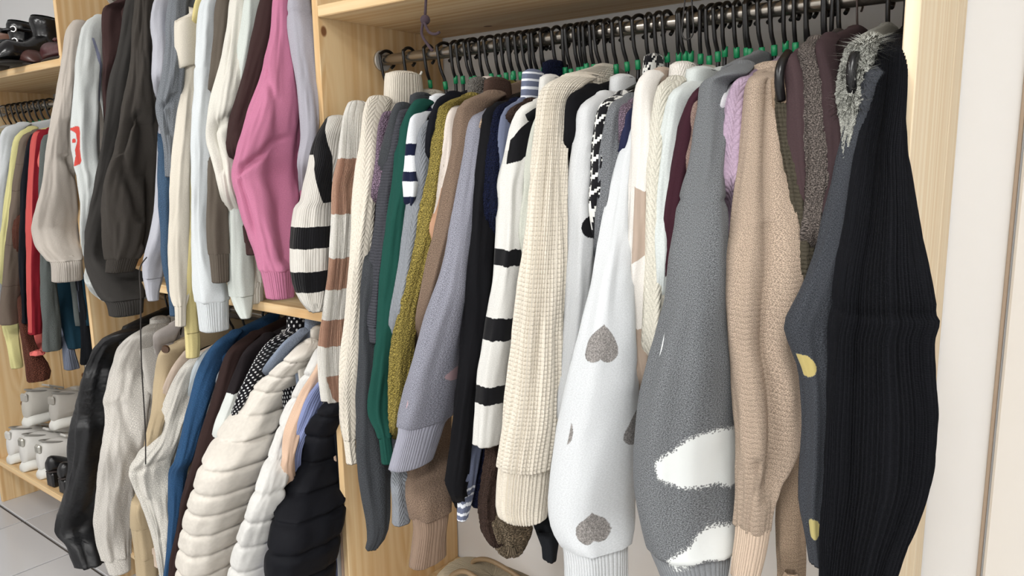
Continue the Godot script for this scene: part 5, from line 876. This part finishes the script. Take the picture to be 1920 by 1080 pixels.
# ------------------------------------------------------------------ the place
func _ready() -> void:
	rng.seed = 20240611
	noise.noise_type = FastNoiseLite.TYPE_SIMPLEX_SMOOTH
	noise.seed = 11
	noise.frequency = 1.0
	noise.fractal_octaves = 2

	# camera
	var cam := Camera3D.new()
	cam.name = "camera"
	cam.fov = 41.776
	cam.near = 0.02
	cam.transform = Transform3D(Basis(Vector3(0.794977, -0.015938, -0.606430), Vector3(-0.089885, 0.985526, -0.143734), Vector3(0.599943, 0.168774, 0.782038)).orthonormalized(), Vector3(0.0, 1.45, 1.5))
	add_child(cam)
	cam.current = true

	# air and exposure: a closed shop room lit by its ceiling lamps
	var env := Environment.new()
	env.background_mode = Environment.BG_COLOR
	env.background_color = Color(0.02, 0.02, 0.02)
	env.tonemap_mode = Environment.TONE_MAPPER_LINEAR
	env.tonemap_exposure = 1.0
	env.sdfgi_enabled = true
	env.ssao_enabled = true
	env.ssil_enabled = true
	var we := WorldEnvironment.new()
	we.name = "world_environment"
	we.environment = env
	add_child(we)

	# ceiling lamps: flat panels with a light of the same size under each glowing face
	for a in [[Vector3(0.3, 2.72, 1.8), 0.5], [Vector3(-2.2, 2.72, 1.8), 0.4], [Vector3(0.2, 2.72, 3.3), 1.3], [Vector3(-2.2, 2.72, 3.3), 1.1]]:
		var lamp := thing("ceiling_lamp", "white square ceiling panel lamp %s the %s" % ["above" if a[0].z < 2.5 else "well in front of", "wide rail" if a[0].x > -1.0 else "middle bay"], "lamp", a[0], "ceiling lamps")
		part("frame", board(Vector3(0.66, 0.03, 0.66), 0.004), plain_material("e8e8e8", 0.5), lamp, Vector3(0, 0.012, 0))
		var glow := StandardMaterial3D.new()
		glow.albedo_color = Color(0.9, 0.9, 0.9)
		glow.emission_enabled = true
		glow.emission = Color(1.0, 0.98, 0.95)
		glow.emission_energy_multiplier = 2.0
		part("diffuser", board(Vector3(0.6, 0.006, 0.6), 0.001), glow, lamp, Vector3(0, -0.006, 0))
		var light := AreaLight3D.new()
		light.name = "panel_light"
		lamp.add_child(light)
		light.position = Vector3(0, -0.014, 0)
		light.rotation = Vector3(-PI / 2.0, 0, 0)
		light.area_size = Vector2(0.6, 0.6)
		light.light_color = Color(1.0, 0.995, 0.985)
		light.light_energy = 4.6 * a[1]
		light.area_range = 12.0
		light.area_attenuation = 2.0
		light.shadow_enabled = true

	# room shell
	var plaster := StandardMaterial3D.new()
	plaster.albedo_color = Color.html("e4e4e4")
	plaster.roughness = 0.85
	plaster.heightmap_enabled = true
	plaster.heightmap_texture = tile("leather", false)
	plaster.heightmap_scale = 0.08
	plaster.uv1_triplanar = true
	plaster.uv1_scale = Vector3.ONE * 3.0
	structure("wall_back", slab(Vector3(-4.7, -0.05, -0.1), Vector3(1.7, 2.85, 0.0)), plaster, "white plaster wall behind the shelving")
	structure("wall_left", slab(Vector3(-4.8, -0.05, -0.1), Vector3(-4.7, 2.85, 4.1)), plaster)
	structure("wall_right", slab(Vector3(1.7, -0.05, -0.1), Vector3(1.8, 2.85, 4.1)), plaster)
	structure("wall_front", slab(Vector3(-4.7, -0.05, 4.0), Vector3(1.7, 2.85, 4.1)), plaster)
	structure("ceiling", slab(Vector3(-4.8, 2.75, -0.1), Vector3(1.8, 2.85, 4.1)), plaster)
	var floor_node := structure("floor", slab(Vector3(-4.7, -0.1, 0.0), Vector3(1.7, -0.008, 4.0)), plain_material("4f4842", 0.9), "pale tiled floor with dark joints")
	var tm := StandardMaterial3D.new()
	tm.albedo_color = Color.html("c4c4c6")
	tm.roughness = 0.22
	var tm2: StandardMaterial3D = tm.duplicate()
	tm2.albedo_color = Color.html("bdbcbd")
	var tile_mesh := board(Vector3(0.434, 0.012, 0.43), 0.002)
	for ix in range(-3, 12):
		for iz in range(-1, 9):
			var tx := -2.965 - 0.441 * 0.5 + 0.441 * (ix - 1)
			var tz := 0.418 + 0.441 * 0.5 + 0.441 * iz
			if tz > 3.9 or tx > 1.6 or tx < -4.5:
				continue
			part("tile", tile_mesh, tm if (ix * 7 + iz * 3) % 4 else tm2, floor_node, Vector3(tx, -0.006, tz))
	# the white painted door casing right of the end panel
	var paint := plain_material("e2ded8", 0.5)
	structure("trim_1", slab(Vector3(-0.094, 0.0, 0.0), Vector3(0.55, 2.3, 0.022), 0.004), paint, "white painted door casing beside the pine end panel")
	structure("trim_2", slab(Vector3(-0.104, 0.0, 0.0), Vector3(-0.098, 2.3, 0.01), 0.001), plain_material("a89684", 0.8), "narrow tan strip along the white casing")

	shelving()
	var kit := make_hanger_meshes()
	clothes(kit)
	small_things()

func shelving() -> void:
	var pine := wood_material("e8d0a6", "cb9f6a", 3, 4)
	var pine_pale := wood_material("f3e3c6", "e2c79f", 8, 9)
	var o := thing("shelving_unit", "pine shelving unit of three bays with hanging rails", "shelving", Vector3.ZERO)
	# uprights: each glued from a wide and a narrow board
	for a in [[-3.698, 0, 1.786], [-2.63, 0, 2.5], [-1.378, 0, 2.5], [-0.21, 1, 2.5]]:
		var side := Node3D.new()
		side.name = "side_panel"
		o.add_child(side, true)
		var m: Material = pine_pale if a[1] == 1 else pine
		part("board", slab(Vector3(a[0], 0.0, 0.1005), Vector3(a[0] + 0.0185, a[2], 0.4), 0.0016), m, side)
		part("board", slab(Vector3(a[0], 0.0, 0.003), Vector3(a[0] + 0.0185, a[2], 0.0995), 0.0012), m, side)
	# shelves: [x from, x to, underside]
	for s in [[-1.3592, -0.2103, 1.757], [-3.679, -2.6305, 1.762], [-2.6112, -1.3785, 2.13], [-2.6112, -1.3785, 1.08], [-3.679, -2.6305, 0.175], [-1.3592, -0.2103, 0.3], [-2.6112, -1.3785, 0.12]]:
		part("shelf", slab(Vector3(s[0], s[2], 0.004), Vector3(s[1], s[2] + 0.024, 0.4), 0.002, 0), pine, o)
	# rails
	var chrome := plain_material("9b958c", 0.25, 0.9)
	for r in [[-1.3592, -0.2103, 1.682], [-2.6112, -1.3785, 1.99], [-2.6112, -1.3785, 1.01], [-3.679, -2.6305, 1.682]]:
		var rail := part("rail", tube(PackedVector3Array([Vector3(r[0], r[2], RAIL_Z), Vector3((r[0] + r[1]) * 0.5, r[2], RAIL_Z), Vector3(r[1], r[2], RAIL_Z)]), 0.0125, 16), chrome, o)
		for e in [r[0] + 0.004, r[1] - 0.004]:
			part("bracket", tube(PackedVector3Array([Vector3(e - 0.004, r[2], RAIL_Z), Vector3(e, r[2], RAIL_Z), Vector3(e + 0.004, r[2], RAIL_Z)]), 0.024, 20), plain_material("cfcdc8", 0.35, 0.4), rail)

func clothes(kit: Dictionary) -> void:
	var by_bay := {}
	for g in GARMENTS:
		if not by_bay.has(g.bay):
			by_bay[g.bay] = []
		by_bay[g.bay].append(g)
	var number := 0
	for bay in by_bay:
		var row: Array = by_bay[bay]
		for i in row.size():
			var gap := 0.04
			if i > 0:
				gap = minf(gap, absf(row[i].x - row[i - 1].x))
			if i < row.size() - 1:
				gap = minf(gap, absf(row[i + 1].x - row[i].x))
			garment(row[i], gap, number)
			number += 1
			var where: String = {"M": "wide rail beside the end panel", "U": "high rail of the middle bay", "J": "low rail of the middle bay", "L": "far rail under the boots"}[bay]
			var kind := "tape" if bay == "M" or bay == "L" else "plain"
			if bay == "M" and (i < 2 or i > row.size() - 4):
				kind = "plain"
			var label: String = ("black hanger with green tape carrying the " if kind == "tape" else "black plastic hanger carrying the ") + row[i].short_label
			if bay == "M" and i == row.size() - 4:
				kind = "wire"
				label = "thin wire hanger with a twisted neck near the end panel"
			if bay == "L" and i == 0:
				kind = "wood"
				label = "light wooden hanger at the far end of the far rail"
			hanger(kit, row[i].x, BAYS[bay].rail, kind, label, "" if kind == "wire" or kind == "wood" else "hangers on the " + where)
			if bay == "M" and i > 3 and i < row.size() - 6:
				var span: float = row[i + 1].x - row[i].x
				if span > 0.027:
					hanger(kit, row[i].x + span * 0.5, BAYS[bay].rail, "tape", "spare black taped hanger between the %s and the %s" % [first_words(row[i].short_label), first_words(row[i + 1].short_label)], "spare hangers on the wide rail")

func first_words(s: String) -> String:
	return " ".join(s.split(" ").slice(0, 4))

func small_things() -> void:
	var cord := plain_material("3a2c33", 0.9)
	var s := thing("string", "dark knotted string hanging from the shelf above the wide rail", "string", Vector3(-0.995, 1.667, 0.45))
	part("strand", tube(smooth_path([Vector3(0.012, 0.22, -0.01), Vector3(0.01, 0.12, 0), Vector3(0.0, 0.04, 0)], 5), 0.0026), cord, s)
	var ball := SphereMesh.new()
	ball.radius = 0.009
	ball.height = 0.018
	part("knot", ball, cord, s, Vector3(0.0, 0.035, 0))
	part("strand", tube(smooth_path([Vector3(0, 0.035, 0.004), Vector3(-0.004, 0.01, 0.006), Vector3(0.012, -0.012, 0.006), Vector3(0.02, -0.022, 0.004)], 5), 0.0026), cord, s)
	part("strand", tube(smooth_path([Vector3(0, 0.033, 0.004), Vector3(0.015, 0.012, 0.008), Vector3(0.03, 0.006, 0.008), Vector3(0.042, 0.008, 0.008)], 5), 0.0026), cord, s)
	var d := thing("drawcord", "long thin dark cord hanging over the white denim jacket", "cord", Vector3(-1.85, 0.94, 0.62))
	part("strand", tube(smooth_path([Vector3(-0.11, 0.27, -0.1), Vector3(-0.071, 0.246, -0.06), Vector3(0.042, 0.19, 0), Vector3(0.026, 0.09, 0.002), Vector3(0.01, -0.002, 0.0), Vector3(-0.002, -0.143, 0), Vector3(-0.02, -0.248, 0)], 8), 0.0016), plain_material("2c2826", 0.9), d)
	var wire := thing("wire_loop", "thin dark wire loop hanging from the shelf before the hooks", "wire", Vector3(-0.55, 1.65, 0.3))
	part("strand", tube(smooth_path([Vector3(-0.003, 0.107, 0), Vector3(-0.006, 0.05, 0), Vector3(-0.01, 0.0, 0), Vector3(0, -0.012, 0), Vector3(0.01, 0.0, 0), Vector3(0.006, 0.05, 0), Vector3(0.003, 0.107, 0)], 5), 0.0013), plain_material("1d1a1a", 0.5), wire)
	var tw := thing("twine", "white twine tied round a hanger neck left of the dark green sweater", "twine", Vector3(-1.225, 1.612, 0.25))
	part("loop", tube(smooth_path([Vector3(-0.05, -0.012, 0.03), Vector3(-0.025, 0.004, 0.012), Vector3(0, 0.006, 0), Vector3(0.012, 0.02, -0.004), Vector3(0.02, 0.032, -0.006)], 5), 0.0026), plain_material("dcdad2", 0.85), tw)
	part("loop", tube(smooth_path([Vector3(0, 0.006, 0), Vector3(0.014, 0.0, 0.002), Vector3(0.022, -0.014, 0.004)], 5), 0.0026), plain_material("dcdad2", 0.85), tw)
	# boots on the high shelf of the far bay
	var top := 1.786
	boot("glossy black ankle boot with silver buckles on the high shelf", Vector3(-3.13, top, 0.24), 0.25, "121214", 0.1, 0.055, 2)
	boot("second glossy black ankle boot, its plain side turned out", Vector3(-2.97, top, 0.22), 0.2, "101012", 0.1, 0.058, 0)
	boot("brown leather boot with a tan lining behind the black pair", Vector3(-3.3, top, 0.22), 0.1, "6b4634", 0.095, 0.055, 0, 0.4)
	flat_shoe("loafer", "dark brown snakeskin-print flat shoe at the shelf edge before the boots", Vector3(-3.1, top, 0.35), 1.45, "4a2f2b", 0.0, "boots on the high shelf")
	flat_shoe("loafer", "burgundy flat shoe at the shelf edge nearest the divider", Vector3(-2.84, top, 0.35), 1.5, "4a2426", 0.0, "boots on the high shelf")
	flat_shoe("loafer", "dark brown shoe standing on the shelf over the wide rail", Vector3(-1.25, 1.781, 0.33), 1.5, "2c1d18", 0.0, "")
	# shoes on the low shelf
	var low := 0.199
	sneaker("white sneaker with a silver heel tab at the shelf edge", Vector3(-3.43, low, 0.385), PI + 0.12, "cfcdc8", "b9b7ae")
	sneaker("white sneaker with a silver heel tab beside the black heels", Vector3(-3.29, low, 0.375), PI + 0.1, "d3d1cc", "b9b7ae")
	sneaker("white sneaker at the far end of the low shelf", Vector3(-3.57, low, 0.385), PI + 0.1, "d5d3cf", "c9c7c2")
	sneaker("grey-white canvas sneaker lying on top of the silver-tabbed pair", Vector3(-3.5, low + 0.165, 0.33), PI + 0.3, "b7b3ab", "a5a19a")
	sneaker("pale grey lace-up sneaker lying on the stacked pair nearest the leather jacket", Vector3(-3.36, low + 0.165, 0.28), PI + 0.2, "b0aca5", "9b978f")
	flat_shoe("heel_shoe", "black patent heel standing beside the white sneakers", Vector3(-3.17, low, 0.39), PI + 0.1, "111113", 0.06, "shoes on the low shelf")
	flat_shoe("heel_shoe", "black patent heel nearest the leather jacket", Vector3(-3.06, low, 0.39), PI + 0.1, "111113", 0.06, "shoes on the low shelf")
	handbag()

func handbag() -> void:
	var o := thing("handbag", "beige woven handbag with curled handles below the sweaters", "bag", Vector3(-1.03, 0.325, 0.22))
	var weave := cloth_material("b3a58c", "cable")
	var r := [0.0, -0.13, 0.16, 0.03, 0.13, 0.03, 0.3, -0.15, 0.12, 0.05, 0.15, 0.05, 1.0, -0.14, 0.005, 0.05, 0.14, 0.05]
	part("body", tube_of_cloth(r, 0.0, 1.0, {"length": 0.16, "th": 0.13, "nv": 16, "nc": 36, "fold": 0.004, "taper": false, "round": 0.7}, Vector3.ZERO), weave, o)
	for k in 2:
		var z := 0.01 + 0.08 * k
		part("handle", tube(smooth_path([Vector3(-0.07, 0.14, z), Vector3(-0.075, 0.17, z), Vector3(-0.03, 0.19 + 0.008 * k, z), Vector3(0.03, 0.185, z), Vector3(0.075, 0.17, z), Vector3(0.07, 0.14, z)], 6), 0.006), plain_material("8b7355", 0.5), o)
